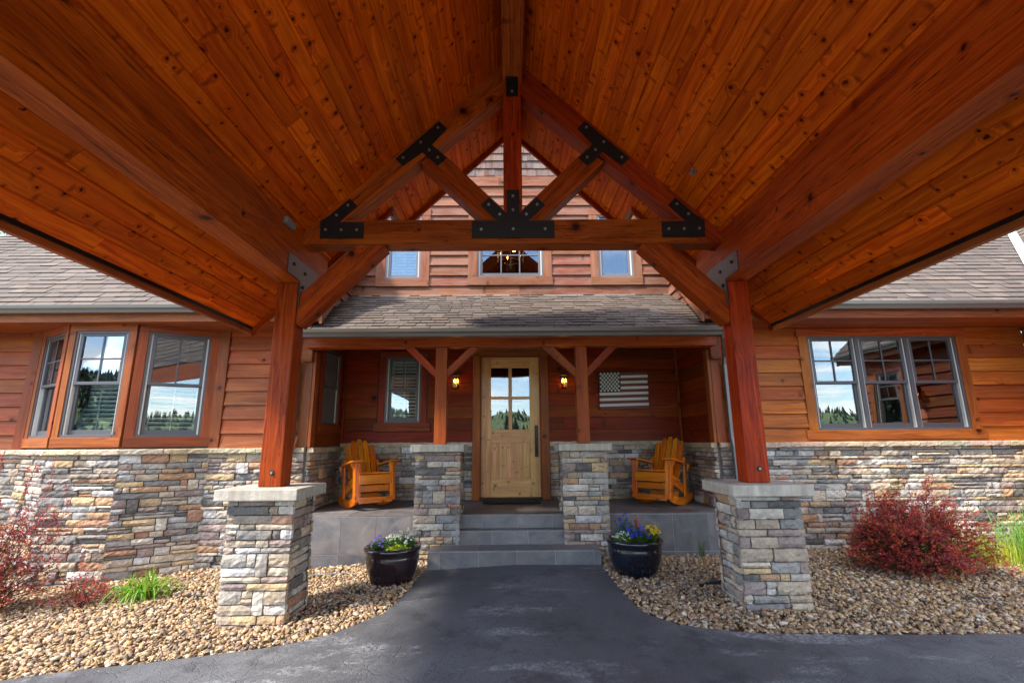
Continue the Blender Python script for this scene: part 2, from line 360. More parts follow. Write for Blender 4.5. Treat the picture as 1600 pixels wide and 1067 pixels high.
def mat_asphalt():
    s = NT('asphalt'); tc_ = s.n('ShaderNodeTexCoord').outputs['Object']
    n = s.noise(tc_, 160, 3, .7); n2 = s.noise(tc_, 1.3, 5, .6, .4); n3 = s.noise(tc_, .55, 2)
    k = s.ramp(n2, [(.3, (.072, .072, .076)), (.5, (.105, .106, .111)), (.75, (.175, .176, .182))])
    k = s.mix(s.ramp(n, [(.36, (.8, .8, .8)), (.52, (0, 0, 0))]), k, (.035, .035, .038)); k = s.mix(s.ramp(n, [(.60, (0, 0, 0)), (.70, (.5, .5, .5))]), k, (.28, .27, .26))
    mp = s.n('ShaderNodeMapping', {0: tc_, 'Scale': (1.0, 2.2, 1)}).outputs[0]
    w_ = s.noise(mp, 1.05, 6, .7, .2); wf = s.noise(tc_, 40, 4, .7)
    wm = s.math('MULTIPLY', s.ramp(w_, [(.535, (0, 0, 0)), (.63, (1, 1, 1))]), s.ramp(wf, [(.4, (0, 0, 0)), (.62, (1, 1, 1))]))
    k = s.mix(s.math('MULTIPLY', wm, .8), k, (.36, .36, .37)); st_ = s.noise(tc_, 4.5, 5, .7); k = s.mix(s.ramp(st_, [(.36, (.55, .55, .55)), (.46, (0, 0, 0))]), k, (.04, .04, .045))
    nz = s.n('ShaderNodeTexNoise', {'Vector': tc_, 'Scale': 3.0, 'Detail': 4.0}).outputs['Color']
    vv = s.mix(.35, tc_, nz)
    v1 = s.n('ShaderNodeTexVoronoi', {'Vector': vv, 'Scale': 3.4}, feature='DISTANCE_TO_EDGE').outputs[0]
    v2 = s.n('ShaderNodeTexVoronoi', {'Vector': vv, 'Scale': 13.0}, feature='DISTANCE_TO_EDGE').outputs[0]
    ck = s.math('MULTIPLY', s.ramp(v1, [(.0, (1, 1, 1)), (.014, (0, 0, 0))]), s.ramp(n3, [(.38, (0, 0, 0)), (.5, (1, 1, 1))]))
    ck2 = s.math('MULTIPLY', s.ramp(v2, [(.0, (1, 1, 1)), (.035, (0, 0, 0))]), s.math('MULTIPLY', s.ramp(n2, [(.44, (0, 0, 0)), (.56, (1, 1, 1))]), .7))
    cc = s.math('MAXIMUM', ck, ck2)
    k = s.mix(s.math('MULTIPLY', cc, .35), k, (.02, .02, .023))
    s.bump(s.math('SUBTRACT', s.math('MULTIPLY', n, .5), cc), .5, .01)
    return s.set(Base_Color=k, Roughness=s.math('ADD', s.math('MULTIPLY', n2, .3), .42))
M['asphalt'] = mat_asphalt()
def mat_ground():
    s = NT('ground_soil'); tc_ = s.n('ShaderNodeTexCoord').outputs['Object']; sp = s.n('ShaderNodeSeparateXYZ', {0: tc_}).outputs
    n = s.noise(tc_, 30, 4, .7); n2 = s.noise(tc_, .2, 4)
    bed = s.ramp(n, [(.3, (.10, .065, .04)), (.7, (.30, .21, .13))])
    gr = s.ramp(n2, [(.3, (.12, .14, .05)), (.7, (.24, .23, .11))])
    far = s.math('GREATER_THAN', s.math('ADD', s.math('ABSOLUTE', s.math('MULTIPLY', sp[0], .7)), s.math('MULTIPLY', sp[1], -1.0)), 12.0)
    return s.set(Base_Color=s.mix(far, bed, gr), Roughness=.95)
M['ground'] = mat_ground()
def mat_hill():
    s = NT('meadow'); tc_ = s.n('ShaderNodeTexCoord').outputs['Object']; n2 = s.noise(tc_, .012, 6, .6); n = s.noise(tc_, .4, 4)
    k = s.ramp(n2, [(.35, (.10, .16, .045)), (.6, (.22, .27, .09)), (.75, (.07, .11, .035))]); k = s.mix(s.math('MULTIPLY', n, .4), k, (.06, .1, .03))
    return s.set(Base_Color=k, Roughness=.95)
M['hill'] = mat_hill()
def mat_glass():
    s = NT('window_glass'); s.t.nodes.remove(s.b)
    fr = s.n('ShaderNodeFresnel', {0: 1.52}).outputs[0]
    fac = s.math('MINIMUM', s.math('ADD', s.math('MULTIPLY', fr, 1.25), .075), 1.0)
    g = s.n('ShaderNodeBsdfGlossy', {0: (.92, .95, 1, 1), 'Roughness': .0}); t = s.n('ShaderNodeBsdfTransparent', {0: (.86, .9, .88, 1)})
    tc_ = s.n('ShaderNodeTexCoord').outputs['Object']; bn = s.n('ShaderNodeBump', {'Height': s.noise(tc_, 1.6, 1), 'Strength': .14, 'Distance': .02}); s.l(bn.outputs[0], g.inputs['Normal'])
    mx_ = s.n('ShaderNodeMixShader', {0: fac, 1: t.outputs[0], 2: g.outputs[0]}); s.l(mx_.outputs[0], s.out.inputs[0])
    return s.m
M['glass'] = mat_glass()
def mat_lanternglass():
    s = NT('lantern_glass'); s.t.nodes.remove(s.b)
    g = s.n('ShaderNodeBsdfGlossy', {0: (1, .9, .7, 1), 'Roughness': .08}); t = s.n('ShaderNodeBsdfTransparent', {0: (1, .85, .55, 1)})
    mx_ = s.n('ShaderNodeMixShader', {0: .12, 1: t.outputs[0], 2: g.outputs[0]}); s.l(mx_.outputs[0], s.out.inputs[0]); return s.m
M['lglass'] = mat_lanternglass()
def mat_emit(name, col, st):
    s = NT(name); s.set(Base_Color=col, Emission_Color=(*col, 1), Emission_Strength=st); return s.m
M['bulb'] = mat_emit('lit_bulb', (1, .50, .13), 8)
def mat_glaze():
    s = NT('pot_glaze'); tc_ = s.n('ShaderNodeTexCoord').outputs['Object']
    c, rc = s.col(); mp = s.n('ShaderNodeMapping', {0: tc_, 'Scale': (20, 20, 3)}).outputs[0]; n = s.noise(mp, 1, 5, .6)
    k = s.mix(s.ramp(n, [(.4, (0, 0, 0)), (.8, (.25, .25, .25))]), c, (.03, .02, .02))
    return s.set(Base_Color=k, Roughness=.16, Coat_Weight=.6, Coat_Roughness=.06)
M['glaze'] = mat_glaze()

# ------------------------------------------------------------------ ground, driveway, gravel
def g(x, y): return -1.25 - .02 * max(0.0, 5.3 - max(y, 0.0)) - (.05 * min(-x, 8) if x < 0 else .01 * min(x, 8))
DL = [(-12, 2.2), (-8, 2.75), (-3.25, 3.40), (-2.74, 3.49), (-2.16, 3.55), (-1.66, 3.64), (-1.47, 3.71), (-1.26, 3.87), (-1.05, 4.15), (-.98, 4.5), (-.955, 4.9), (-.93, 5.30),
      (.90, 5.30), (.915, 4.7), (.925, 4.3), (.97, 3.95), (1.15, 3.74), (1.5, 3.61), (2.14, 3.57), (3, 3.58), (12, 3.5)]
def drive_top(x):
    return float(np.interp(x, [p[0] for p in DL], [p[1] for p in DL]))
xs = np.concatenate([np.linspace(-1500, -20, 12), np.linspace(-15, 15, 61), np.linspace(20, 1500, 12)])
ys = np.concatenate([np.linspace(-1500, -20, 12), np.linspace(-15, 12, 55), np.linspace(20, 1500, 10)])
gv = [(x, y, g(x, y) - .03) for y in ys for x in xs]; nx = len(xs)
gf = [(j * nx + i, j * nx + i + 1, (j + 1) * nx + i + 1, (j + 1) * nx + i) for j in range(len(ys) - 1) for i in range(nx - 1)]
setp(mesh_obj('ground', gv, gf, M['ground']), kind='structure')
px = sorted(set([p[0] for p in DL] + list(np.linspace(-12, 12, 49)) + list(np.linspace(-1.7, -.93, 24)) + list(np.linspace(.9, 1.7, 24))))
rows = [-7, -6, -5, -3, -1, 0, 1, 2, 2.6]
dv, df = [], []; rng = random.Random(3)
for x in px:
    t = drive_top(x) + rng.uniform(-.012, .012) * (abs(x) > .97)
    col_ = [y if y < t - .3 else t - .3 for y in rows] + [t - .2, t - .1, t, t + .012]
    for k, y in enumerate(col_): dv.append((x, y, g(x, y) + (.012 if k < len(col_) - 1 else -.04)))
nr = len(rows) + 4
for i in range(len(px) - 1):
    for k in range(nr - 1): a = i * nr + k; df.append((a, a + nr, a + nr + 1, a + 1))
setp(mesh_obj('driveway', dv, df, M['asphalt']), kind='structure')

def gravel(n, seed):
    r = np.random.RandomState(seed)
    n0 = n * 3
    X = np.concatenate([r.uniform(-7.5, -.8, n0), r.uniform(.8, 8.0, n0)]); Y = r.uniform(2.3, 6.3, 2 * n0)
    T = np.array([drive_top(x) for x in X])
    keep = (Y > T + .005 + r.rand(2 * n0) * .03) & ~((np.abs(X) < 2.62) & (Y > 5.68)) & ~((np.abs(X) < .93) & (Y > 5.28))
    keep &= ~((np.abs(np.abs(X) - 2.02) < .24) & (Y > 4.0) & (Y < 4.45)) & ~((np.abs(X) > 2.62) & (Y > 6.02)) & (X < 6.6)
    keep &= ~((X < -3.8) & (X > -5.9) & (Y > 5.72 + .25 * (np.abs(X + 4.82) > .5)))
    stray = (r.rand(2 * n0) < .010) & (Y > T - .35 * r.rand(2 * n0) ** 2) & (np.abs(X) > .97) & (Y < T + .01)
    idx = np.where(keep | stray)[0]; r.shuffle(idx); idx = idx[:n]
    X, Y = X[idx], Y[idx]; N = len(idx)
    sx = .009 + .017 * r.rand(N) ** 2.2 + .006 * r.rand(N); sy = sx * r.uniform(.42, .8, N); sz = sx * r.uniform(.16, .42, N)
    cube = np.array([[-1, -1, -1], [1, -1, -1], [1, 1, -1], [-1, 1, -1], [-1, -1, 1], [1, -1, 1], [1, 1, 1], [-1, 1, 1]], float)
    v = cube[None] * (1 + r.uniform([-.6, -.6, -.2], [.1, .1, .2], (N, 8, 3)))
    v *= np.stack([sx, sy, sz], 1)[:, None]
    a = r.uniform(0, 6.28, N); t = r.normal(0, .5, N); b = r.normal(0, .42, N)
    ca, sa, ct, st, cb, sb = np.cos(a), np.sin(a), np.cos(t), np.sin(t), np.cos(b), np.sin(b)
    x, y, z = v[..., 0], v[..., 1], v[..., 2]
    y, z = y * ct[:, None] - z * st[:, None], y * st[:, None] + z * ct[:, None]
    x, z = x * cb[:, None] + z * sb[:, None], -x * sb[:, None] + z * cb[:, None]
    x, y = x * ca[:, None] - y * sa[:, None], x * sa[:, None] + y * ca[:, None]
    G = np.array([g(p, q) for p, q in zip(X, Y)])
    edge = np.clip((Y - np.array([drive_top(p) for p in X])) / .15, 0, 1)
    z0 = G - .012 + edge * .026 * r.rand(N) + .014 * r.rand(N) + .008
    P = np.stack([x + X[:, None], y + Y[:, None], z + z0[:, None]], 2).reshape(-1, 3)
    q = np.array([[0, 3, 2, 1], [4, 5, 6, 7], [0, 1, 5, 4], [1, 2, 6, 5], [2, 3, 7, 6], [3, 0, 4, 7]])
    F_ = (np.arange(N)[:, None, None] * 8 + q[None]).reshape(-1, 4)
    pal = np.array([(.54, .37, .20), (.62, .45, .27), (.40, .25, .14), (.62, .50, .36), (.34, .24, .17), (.48, .30, .14), (.28, .22, .18), (.66, .56, .44), (.22, .19, .17), (.44, .27, .19)])
    pr_ = np.array([.2, .17, .12, .13, .1, .08, .06, .07, .03, .04]); c = pal[r.choice(len(pal), N, p=pr_)] * r.uniform(.65, 1.12, (N, 1)) * np.array([[1, .97, .92]])
    return P, F_, np.repeat(c, 6, 0)
gP, gF, gC = gravel(64000, 5)
setp(mesh_obj('gravel', gP, gF, M['gravel'], c=gC), kind='stuff', label='tan and brown crushed rock filling the beds beside the driveway', cat='gravel')

# ------------------------------------------------------------------ generators for walls and roofs
PAL = [((.62, .50, .36), 14), ((.50, .39, .275), 12), ((.36, .335, .305), 12), ((.22, .21, .20), 10), ((.30, .215, .195), 11), ((.40, .29, .245), 8), ((.54, .29, .14), 8),
       ((.64, .57, .47), 9), ((.67, .63, .59), 7), ((.105, .10, .095), 5), ((.58, .40, .20), 8), ((.46, .415, .355), 10), ((.45, .21, .115), 5)]
PC = [p[0] for p in PAL]; PW = [p[1] for p in PAL]
def stones(mb, o, ux, n, W, H, rng, unit=.036, dmin=.018, dmax=.054, cw=.05, endfull=False):
    """dry stacked ledge stone on a wall face: o lower left corner, ux along, n outward"""
    o, ux, n = V(o), V(ux).normalized(), V(n).normalized(); uz = V((0, 0, 1))
    cells = []; z = 0.0; prev = []; blocked = []; prevc = None
    while z < H - .004:
        h = unit * rng.choice([1.2, 1.5, 1.8, 2.0, 2.3, 2.7]); h = h if H - z - h > unit * .9 else H - z
        nb_, brk = [], []; u = 0.0
        spans = sorted(blocked); free = []; p = 0.0
        for a_, b_ in spans:
            if a_ - p > .01: free.append((p, a_))
            p = max(p, b_)
        if W - p > .01: free.append((p, W))
        for a_, b_ in free:
            u = a_
            while u < b_ - .001:
                L = rng.choice([.07, .10, .13, .16, .19, .22, .26, .31, .36]) * rng.uniform(.85, 1.15) * cw / .05
                if h > unit * 2.4: L = min(L, .24 * cw / .05)
                if any(abs(u + L - q) < .022 for q in prev): L += .035
                if b_ - u - L < .06: L = b_ - u
                L = min(L, b_ - u); brk.append(u + L); rr = rng.random()
                if rr < .10 and h < unit * 2.1 and L < .2 and H - z - h > unit * 3:
                    nb_.append((u, u + L)); cells.append((u, u + L, z, None))
                elif rr > .86 and h > unit * 1.9:
                    q = rng.uniform(.4, .6); cells.append((u, u + L, z, z + h * q)); cells.append((u, u + L, z + h * q, z + h))
                else: cells.append((u, u + L, z, z + h))
                u += L
        if prevc is not None:   # close the jumpers of the row below at this row's top
            cells = [(a_, b_, c_, z + h) if (d_ is None and c_ < z - 1e-6) else (a_, b_, c_, d_) for a_, b_, c_, d_ in cells]
        prev = brk; blocked = nb_; prevc = z; z += h
    for ca, cb, cc_, cd in cells:
        if cd is None: cd = min(H, cc_ + unit * 2)
        c = rng.choices(PC, PW)[0]; f_ = rng.uniform(.8, 1.22); c = tuple(min(.8, x * f_) for x in c)
        g_ = .0048
        u0, u1 = ca + g_, cb - g_; z0, z1 = cc_ + g_, cd - g_
        if endfull and ca < .001: u0 = 0
        if endfull and cb > W - .001: u1 = W
        dep = rng.uniform(dmin, dmax)
        a = max(2, min(7, int((u1 - u0) / .035))); b = max(2, min(5, int((z1 - z0) / .022)))
        base = len(mb.v)
        for q in range(b + 1):
            for p in range(a + 1):
                uu = u0 + (u1 - u0) * p / a; zz = z0 + (z1 - z0) * q / b
                ed = (p in (0, a)) + (q in (0, b))
                d = dep - (.007 * ed) + rng.uniform(-.006, .006)
                if ed: uu += rng.uniform(-.002, .002); zz += rng.uniform(-.0022, .0022)
                else: uu += rng.uniform(-.006, .006)
                mb.v.append(tuple(o + ux * uu + uz * zz + n * d))
        flip = ux.cross(uz).dot(n) < 0
        for q in range(b):
            for p in range(a):
                k = base + q * (a + 1) + p; f4 = (k, k + 1, k + a + 2, k + a + 1)
                mb.f.append(f4[::-1] if flip else f4); mb.uv += [(0, 0)] * 4; mb.c.append(c)
        # sides down to the wall
        ring = [base + p for p in range(a + 1)] + [base + q * (a + 1) + a for q in range(1, b + 1)] + [base + b * (a + 1) + p for p in range(a - 1, -1, -1)] + [base + q * (a + 1) for q in range(b - 1, 0, -1)]
        nb = len(mb.v); pr_ = [V(mb.v[k]) for k in ring]
        for p in pr_: mb.v.append(tuple(p - n * (dep + .004)))
        L = len(ring)
        for k in range(L):
            k2 = (k + 1) % L; f4 = (ring[k2], ring[k], nb + k, nb + k2)
            mb.f.append(f4[::-1] if flip else f4); mb.uv += [(0, 0)] * 4; mb.c.append(c)
def minus(u0, u1, z0, z1, holes):
    """rectangle minus rectangles -> list of rectangles"""
    us = sorted({u0, u1, *[min(max(h[k], u0), u1) for h in holes for k in (0, 1)]}); res = []
    for a, b in zip(us, us[1:]):
        if b - a < 1e-4: continue
        mid = (a + b) / 2; seg = [(z0, z1)]
        for h in holes:
            if h[0] < mid < h[1]:
                ns = []
                for s0, s1 in seg:
                    if h[3] <= s0 or h[2] >= s1: ns.append((s0, s1)); continue
                    if h[2] > s0: ns.append((s0, h[2]))
                    if h[3] < s1: ns.append((h[3], s1))
                seg = ns
        for s0, s1 in seg:
            if s1 - s0 > 1e-4:
                if res and abs(res[-1][1] - a) < 1e-6 and res[-1][2:] == (s0, s1): res[-1] = (res[-1][0], b, s0, s1)
                else: res.append((a, b, s0, s1))
    return res
def siding(mb, o, ux, n, W, z0, z1, holes=(), e=.172, rng=random, clip=None, t0=.006, t1=.034):
    """lap siding boards; holes as (u0,u1,z0,z1); clip(z)->(ulo,uhi)"""
    o, ux, n = V(o), V(ux).normalized(), V(n).normalized(); uz = V((0, 0, 1))
    k = 0; z = z0
    while z < z1 - .005:
        zt = min(z + e, z1); lo, hi = (0, W)
        if clip: lo, hi = clip(z + .02)
        if hi - lo < .05: z += e; continue
        brk = [lo]
        while True:
            L = rng.uniform(1.6, 4.2)
            if brk[-1] + L > hi - .5: break
            brk.append(brk[-1] + L)
        brk.append(hi)
        for a, b in zip(brk, brk[1:]):
            c = (rng.random(), rng.random(), rng.random())
            for (p, q, r_, s_) in minus(a + .001, b - .001, z, zt, holes):
                f = lambda zz: t1 + (t0 - t1) * (zz - z) / e
                mb_c = c; u_0 = rng.random() * 20; v_0 = rng.random() * 20
                P = [o + ux * p + uz * r_, o + ux * q + uz * r_, o + ux * q + uz * s_, o + ux * p + uz * s_]
                Fp = [P[0] + n * f(r_), P[1] + n * f(r_), P[2] + n * f(s_), P[3] + n * f(s_)]
                w_, h_ = q - p, s_ - r_
                fl = ux.cross(uz).dot(n) < 0
                def add(fc, uv):
                    if fl: fc, uv = fc[::-1], uv[::-1]
                    mb.face(fc, uv, mb_c)
                add(Fp, [(u_0, v_0), (u_0 + w_, v_0), (u_0 + w_, v_0 + h_), (u_0, v_0 + h_)])
                add([P[0], P[1], Fp[1], Fp[0]], [(u_0, v_0), (u_0 + w_, v_0), (u_0 + w_, v_0 - .02), (u_0, v_0 - .02)])
                add([P[0], Fp[0], Fp[3], P[3]], [(u_0, v_0)] * 4); add([Fp[1], P[1], P[2], Fp[2]], [(u_0, v_0)] * 4)
        z += e; k += 1
def wallcore(mb, o, ux, n, W, z0, z1, holes=(), th=.12, c=(.5, .5, .5)):
    o, ux, n = V(o), V(ux).normalized(), V(n).normalized()
    for p, q, r_, s_ in minus(0, W, z0, z1, holes):
        mb.ob(o + ux * p + V((0, 0, r_)) - n * th, ux * (q - p), V((0, 0, s_ - r_)), n * th, c)
SHC = [tuple(v * .62 for v in c_) for c_ in [(.230, .165, .125), (.25, .185, .143), (.19, .138, .106), (.275, .208, .16), (.205, .152, .117), (.165, .12, .094), (.245, .175, .128)]]
def shingles(mb, o, ux, up, W, S, rng, e=.130, clip=None, tw=(.15, .30)):
    """laminated shingles; o lower left of slope, ux along the eave, up = unit vector up the slope"""
    o, ux, up = V(o), V(ux).normalized(), V(up).normalized(); n = ux.cross(up)
    if n.z < 0: n = -n
    r_ = 0; s = 0.0
    while s < S - .01:
        lo, hi = (0, W) if not clip else clip(s)
        L = min(e * 1.12, S - s)
        if hi - lo > .05:
            mb.ob(o + ux * lo + up * s - n * .02, ux * (hi - lo), up * L, n * .022, (.06, .05, .045))
            u = lo - rng.uniform(0, .2); 
            while u < hi:
                w_ = rng.uniform(*tw); a, b = max(u, lo), min(u + w_, hi)
                if b - a > .01:
                    thick = rng.random() < .55; c = rng.choice(SHC); f_ = rng.uniform(.85, 1.2) * (1 if thick else .84); c = tuple(x * f_ for x in c)  # thin tabs coloured darker, standing in for shade below the thick ones
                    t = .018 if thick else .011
                    # lower edge thick, upper edge tucked under the next course
                    P0 = o + up * s + ux * a; P1 = o + up * s + ux * b; Q0 = o + up * (s + L) + ux * a; Q1 = o + up * (s + L) + ux * b
                    top = [P0 + n * t, P1 + n * t, Q1 + n * .0035, Q0 + n * .0035]
                    fl = ux.cross(up).dot(n) < 0
                    dk = (.022, .018, .016)  # shadow lines between tabs and courses, painted onto the tab edges
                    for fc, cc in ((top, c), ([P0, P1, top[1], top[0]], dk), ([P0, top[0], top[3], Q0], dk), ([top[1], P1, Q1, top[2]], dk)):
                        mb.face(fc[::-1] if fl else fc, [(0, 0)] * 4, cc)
                u += w_ + .008
        s += e; r_ += 1

# ================================================================== PORTE COCHERE
APX, SL = 3.77, .98
TH = math.atan(SL); CT, ST = math.cos(TH), math.sin(TH)
def cz(x): return APX - SL * abs(x)
EX, YF, YR, YN, XN = 2.67, -2.0, 4.77, 5.24, 1.29      # eave half width, front end, rear rake, rear end near the ridge, notch
pc = thing('porte_cochere', 'timber framed porte cochere with gabled orange plank ceiling standing over the driveway', 'porte cochere', (0, 4.2, -1.3))
def tboard(mb, o, A, B, N, w_, L, t=.02, ch=.008, rng=random):
    """T&G board: o at lower left of visible face, A along grain, B across, N = away from viewer (thickness)"""
    c = (rng.random(), rng.random(), rng.random()); u0, v0 = rng.random() * 20, rng.random() * 20
    prof = [(0, ch), (ch, 0), (w_ - ch, 0), (w_, ch), (w_, t), (0, t)]
    P = [o + B * a + N * b for a, b in prof]; Q = [p + A * L for p in P]
    for k in range(6):
        k2 = (k + 1) % 6; va, vb = prof[k][0], prof[k2][0]
        f4 = [P[k], P[k2], Q[k2], Q[k]]; uv = [(u0, v0 + va), (u0, v0 + vb), (u0 + L, v0 + vb), (u0 + L, v0 + va)]
        nn = (f4[1] - f4[0]).cross(f4[2] - f4[0]); ctr = (P[k] + P[k2]) / 2 - (o + B * w_ / 2 + N * t / 2)
        if nn.dot(ctr) < 0: f4, uv = f4[::-1], uv[::-1]
        mb.face(f4, uv, c)
    mb.face(P, [(u0, v0)] * 6, c); mb.face(Q[::-1], [(u0, v0)] * 6, c)
for sgn in (-1, 1):
    rng = random.Random(11 + sgn); mb = MB(); bw = .133; s = 0.0
    B = V((sgn * CT, 0, -ST)); N = V((sgn * ST, 0, CT))
    while s < EX / CT - .01:
        w_ = min(bw, EX / CT - s); xm = (s + w_ / 2) * CT
        yend = YN if xm < XN else YR; y = YF + rng.uniform(-2.5, 0)
        while y < yend:
            L = rng.choice([1.2, 1.8, 2.4, 2.4, 3.0, 3.6]) * rng.uniform(.85, 1.1); a, b = max(y, YF), min(y + L, yend)
            if yend - b < .35: b = yend
            if b > a: tboard(mb, V((0, a + .0015, APX)) + B * s, V((0, 1, 0)), B, N, w_ - .0015, b - a - .003, rng=rng)
            y = b if b > a else y + L
        s += bw
    mb.build('ceiling', M['pine'], pc)
    # roof body and its shingled top above the ceiling boards
    mb = MB()
    for x0, x1, ye in ((0, XN, YN), (XN, EX, YR)):
        P = [V((sgn * x0, YF, cz(x0) + .03)), V((sgn * x1, YF, cz(x1) + .03)), V((sgn * x1, YF, cz(x1) + .25)), V((sgn * x0, YF, cz(x0) + .25))]
        mb.prism(P, (0, ye - YF, 0))
    mb.build('roof_deck', M['trim'], pc)
    mb = MB(); rng = random.Random(5)
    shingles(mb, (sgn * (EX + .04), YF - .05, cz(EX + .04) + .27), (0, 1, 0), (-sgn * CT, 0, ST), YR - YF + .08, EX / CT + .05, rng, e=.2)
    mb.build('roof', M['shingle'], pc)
    # eave fascia, drip edge and rake boards
    mb = MB(); mb.prism([(sgn * EX, YF, cz(EX) - .055), (sgn * (EX + .035), YF, cz(EX) - .055), (sgn * (EX + .035), YF, cz(EX) + .22), (sgn * EX, YF, cz(EX) + .22)], (0, YR + .035 - YF, 0))
    mb.build('fascia', M['trim'], pc)
    mb = MB(); mb.bx(*sorted((sgn * (EX - .012), sgn * EX)), YF, YR, cz(EX) - .010, cz(EX) + .02, 'y'); mb.build('drip_edge', M['bronze'], pc)
    def rake(x0, x1, y, name='rake_board', d=.075, th=.035):
        m = MB(); lo = lambda x: cz(x) - d
        m.prism([(sgn * x0, y, lo(x0)), (sgn * x1, y, lo(x1)), (sgn * x1, y, cz(x1) + .2), (sgn * x0, y, cz(x0) + .2)], (0, th, 0)); m.build(name, M['beam'], pc, .003)
    rake(XN + .002, EX - .001, YR); rake(0.001, XN, YN)
    mb = MB()   # little side wall where the roof steps back to the ridge overhang
    mb.prism([(sgn * XN, YR + .036, cz(XN) - .10), (sgn * XN, YN + .034, cz(XN) - .10), (sgn * XN, YN + .034, cz(XN) + .2), (sgn * XN, YR + .036, cz(XN) + .2)], (sgn * .03, 0, 0))
    mb.build('side_board', M['trim_up'], pc, .003)
    # main beam, post, knee brace
    a, b = 1.92, 2.105
    mb = MB(); mb.prism([(sgn * a, YF, 1.41), (sgn * b, YF, 1.41), (sgn * b, YF, cz(b)), (sgn * a, YF, cz(a))], (0, YR - .06 - YF, 0)); mb.build('main_beam', M['beam'], pc, .006)
    mb = MB(); mb.bx(*sorted((sgn * 1.93, sgn * 2.115)), 4.10, 4.285, -.345, 1.408, 'z'); post = mb.build('post', M['beam'], pc, .006)
    mb = MB(); mb.tube([(sgn * 2.02 + .012, 4.101, -.232), (sgn * 2.02 + .012, 4.092, -.232)], .021, 14); mb.build('recess', M['dark'], post)
    mb = MB(); mb.tube([(sgn * 2.02 + .012, 4.093, -.232), (sgn * 2.02 + .012, 4.084, -.232)], .011, 6); mb.build('bolt', M['galv'], post)
    mb = MB(); mb.prism([(sgn * 1.929, 4.12, 1.04), (sgn * 1.929, 4.12, 1.29), (sgn * 1.44, 4.12, 1.776), (sgn * 1.19, 4.12, 1.776), (sgn * 1.165, 4.12, 1.75), (sgn * 1.90, 4.12, 1.015)], (0, .145, 0))
    br = mb.build('knee_brace', M['beam'], pc, .005)
    for q in ((1.30, 1.60), (1.77, 1.14)):
        m2 = MB(); m2.tube([(sgn * q[0], 4.19, q[1]), (sgn * (q[0] - .006), 4.19, q[1] - .006)], .02, 12); m2.build('bolt_hole', M['dark'], br)
    # gusset on the inner face of the beam
    x = sgn * 1.919; d = -sgn * .007
    mb = MB(); mb.prism([(x, 3.85, 1.425), (x, 4.098, 1.425), (x, 4.098, 1.20), (x, 4.28, 1.20), (x, 4.28, 1.425), (x, 4.46, 1.54), (x, 4.46, 1.62), (x, 3.85, 1.60)], (d, 0, 0))
    pl = mb.build('gusset_plate', M['gusset'], pc, .001)
    for q in ((3.95, 1.53), (4.18, 1.52), (4.15, 1.38), (4.19, 1.26)):
        m2 = MB(); m2.tube([(x + d, q[0], q[1]), (x + d * 2.6, q[0], q[1])], .015, 6); m2.build('bolt', M['steel'], pl)
    # rafter, strut
    mb = MB(); mb.prism([(sgn * .09, 4.10, cz(.09) - .001), (sgn * 1.919, 4.10, cz(1.919) - .001), (sgn * 1.919, 4.10, 1.77), (sgn * 1.70, 4.10, 1.80), (sgn * 1.55, 4.10, 2.017), (sgn * .09, 4.10, 3.43 - .95 * .09)], (0, .185, 0))
    mb.build('rafter', M['beam'], pc, .005)
    mb = MB(); mb.prism([(sgn * .089, 4.105, 1.735 + .285), (sgn * .285, 4.105, 2.017), (sgn * .868, 4.105, 2.603), (sgn * .715, 4.105, 2.748), (sgn * .089, 4.105, 2.119)], (0, .175, 0))
    mb.build('strut', M['beam'], pc, .005)
    # black steel plates on the truss face
    def plate(pts, bolts):
        m = MB(); m.prism([(sgn * p, 4.10, q) for p, q in pts], (0, -.007, 0)); o = m.build('steel_plate', M['steel'], pc, .001)
        for p, q in bolts:
            k = MB(); k.tube([(sgn * p, 4.093, q), (sgn * p, 4.082, q)], .0135, 6); k.build('bolt', M['galv'], o)
    plate([(1.775, 2.00), (1.766, 1.83), (1.37, 1.83), (1.374, 1.986), (1.597, 1.991), (1.447, 2.152), (1.519, 2.226), (1.70, 2.05)], [(1.528, 2.157), (1.628, 2.058), (1.718, 1.914), (1.576, 1.911), (1.434, 1.91)])
    plate([(1.114, 2.636), (1.038, 2.56), (.861, 2.705), (.712, 2.561), (.632, 2.645), (.772, 2.786), (.629, 2.957), (.706, 3.04)], [(.716, 2.964), (.876, 2.807), (.793, 2.723), (.71, 2.645), (1.039, 2.642)])
    # stone pier
    pr = MB(); x0, x1 = sorted((sgn * 1.80, sgn * 2.25)); zb = g(sgn * 2.1, 4) - .06
    pr.bx(x0, x1, 4.02, 4.40, zb, -.436, 'z', c=(.5, .5, .5)); pier = pr.build('pier', M['mortar'], pc)
    rng = random.Random(20 + sgn); mb = MB()
    stones(mb, (x0 - .033, 4.02, zb), (1, 0, 0), (0, -1, 0), .516, -.437 - zb, rng, unit=.037, cw=.045, dmin=.024, dmax=.042, endfull=True)
    stones(mb, (x0 - .033, 4.40, zb), (1, 0, 0), (0, 1, 0), .516, -.437 - zb, rng, unit=.036, endfull=True)
    stones(mb, (x0, 4.0, zb), (0, 1, 0), (-1, 0, 0), .42, -.437 - zb, rng, unit=.036, dmin=.026, dmax=.036)
    stones(mb, (x1, 4.0, zb), (0, 1, 0), (1, 0, 0), .42, -.437 - zb, rng, unit=.036, dmin=.026, dmax=.036)
    mb.build('ledge_stone', M['stone'], pier)
    mb = MB(); x0, x1 = sorted((sgn * 1.705, sgn * 2.352)); mb.bx(x0, x1, 3.905, 4.52, -.435, -.347); mb.build('cap', M['cap'], pier, .009, seg=3)
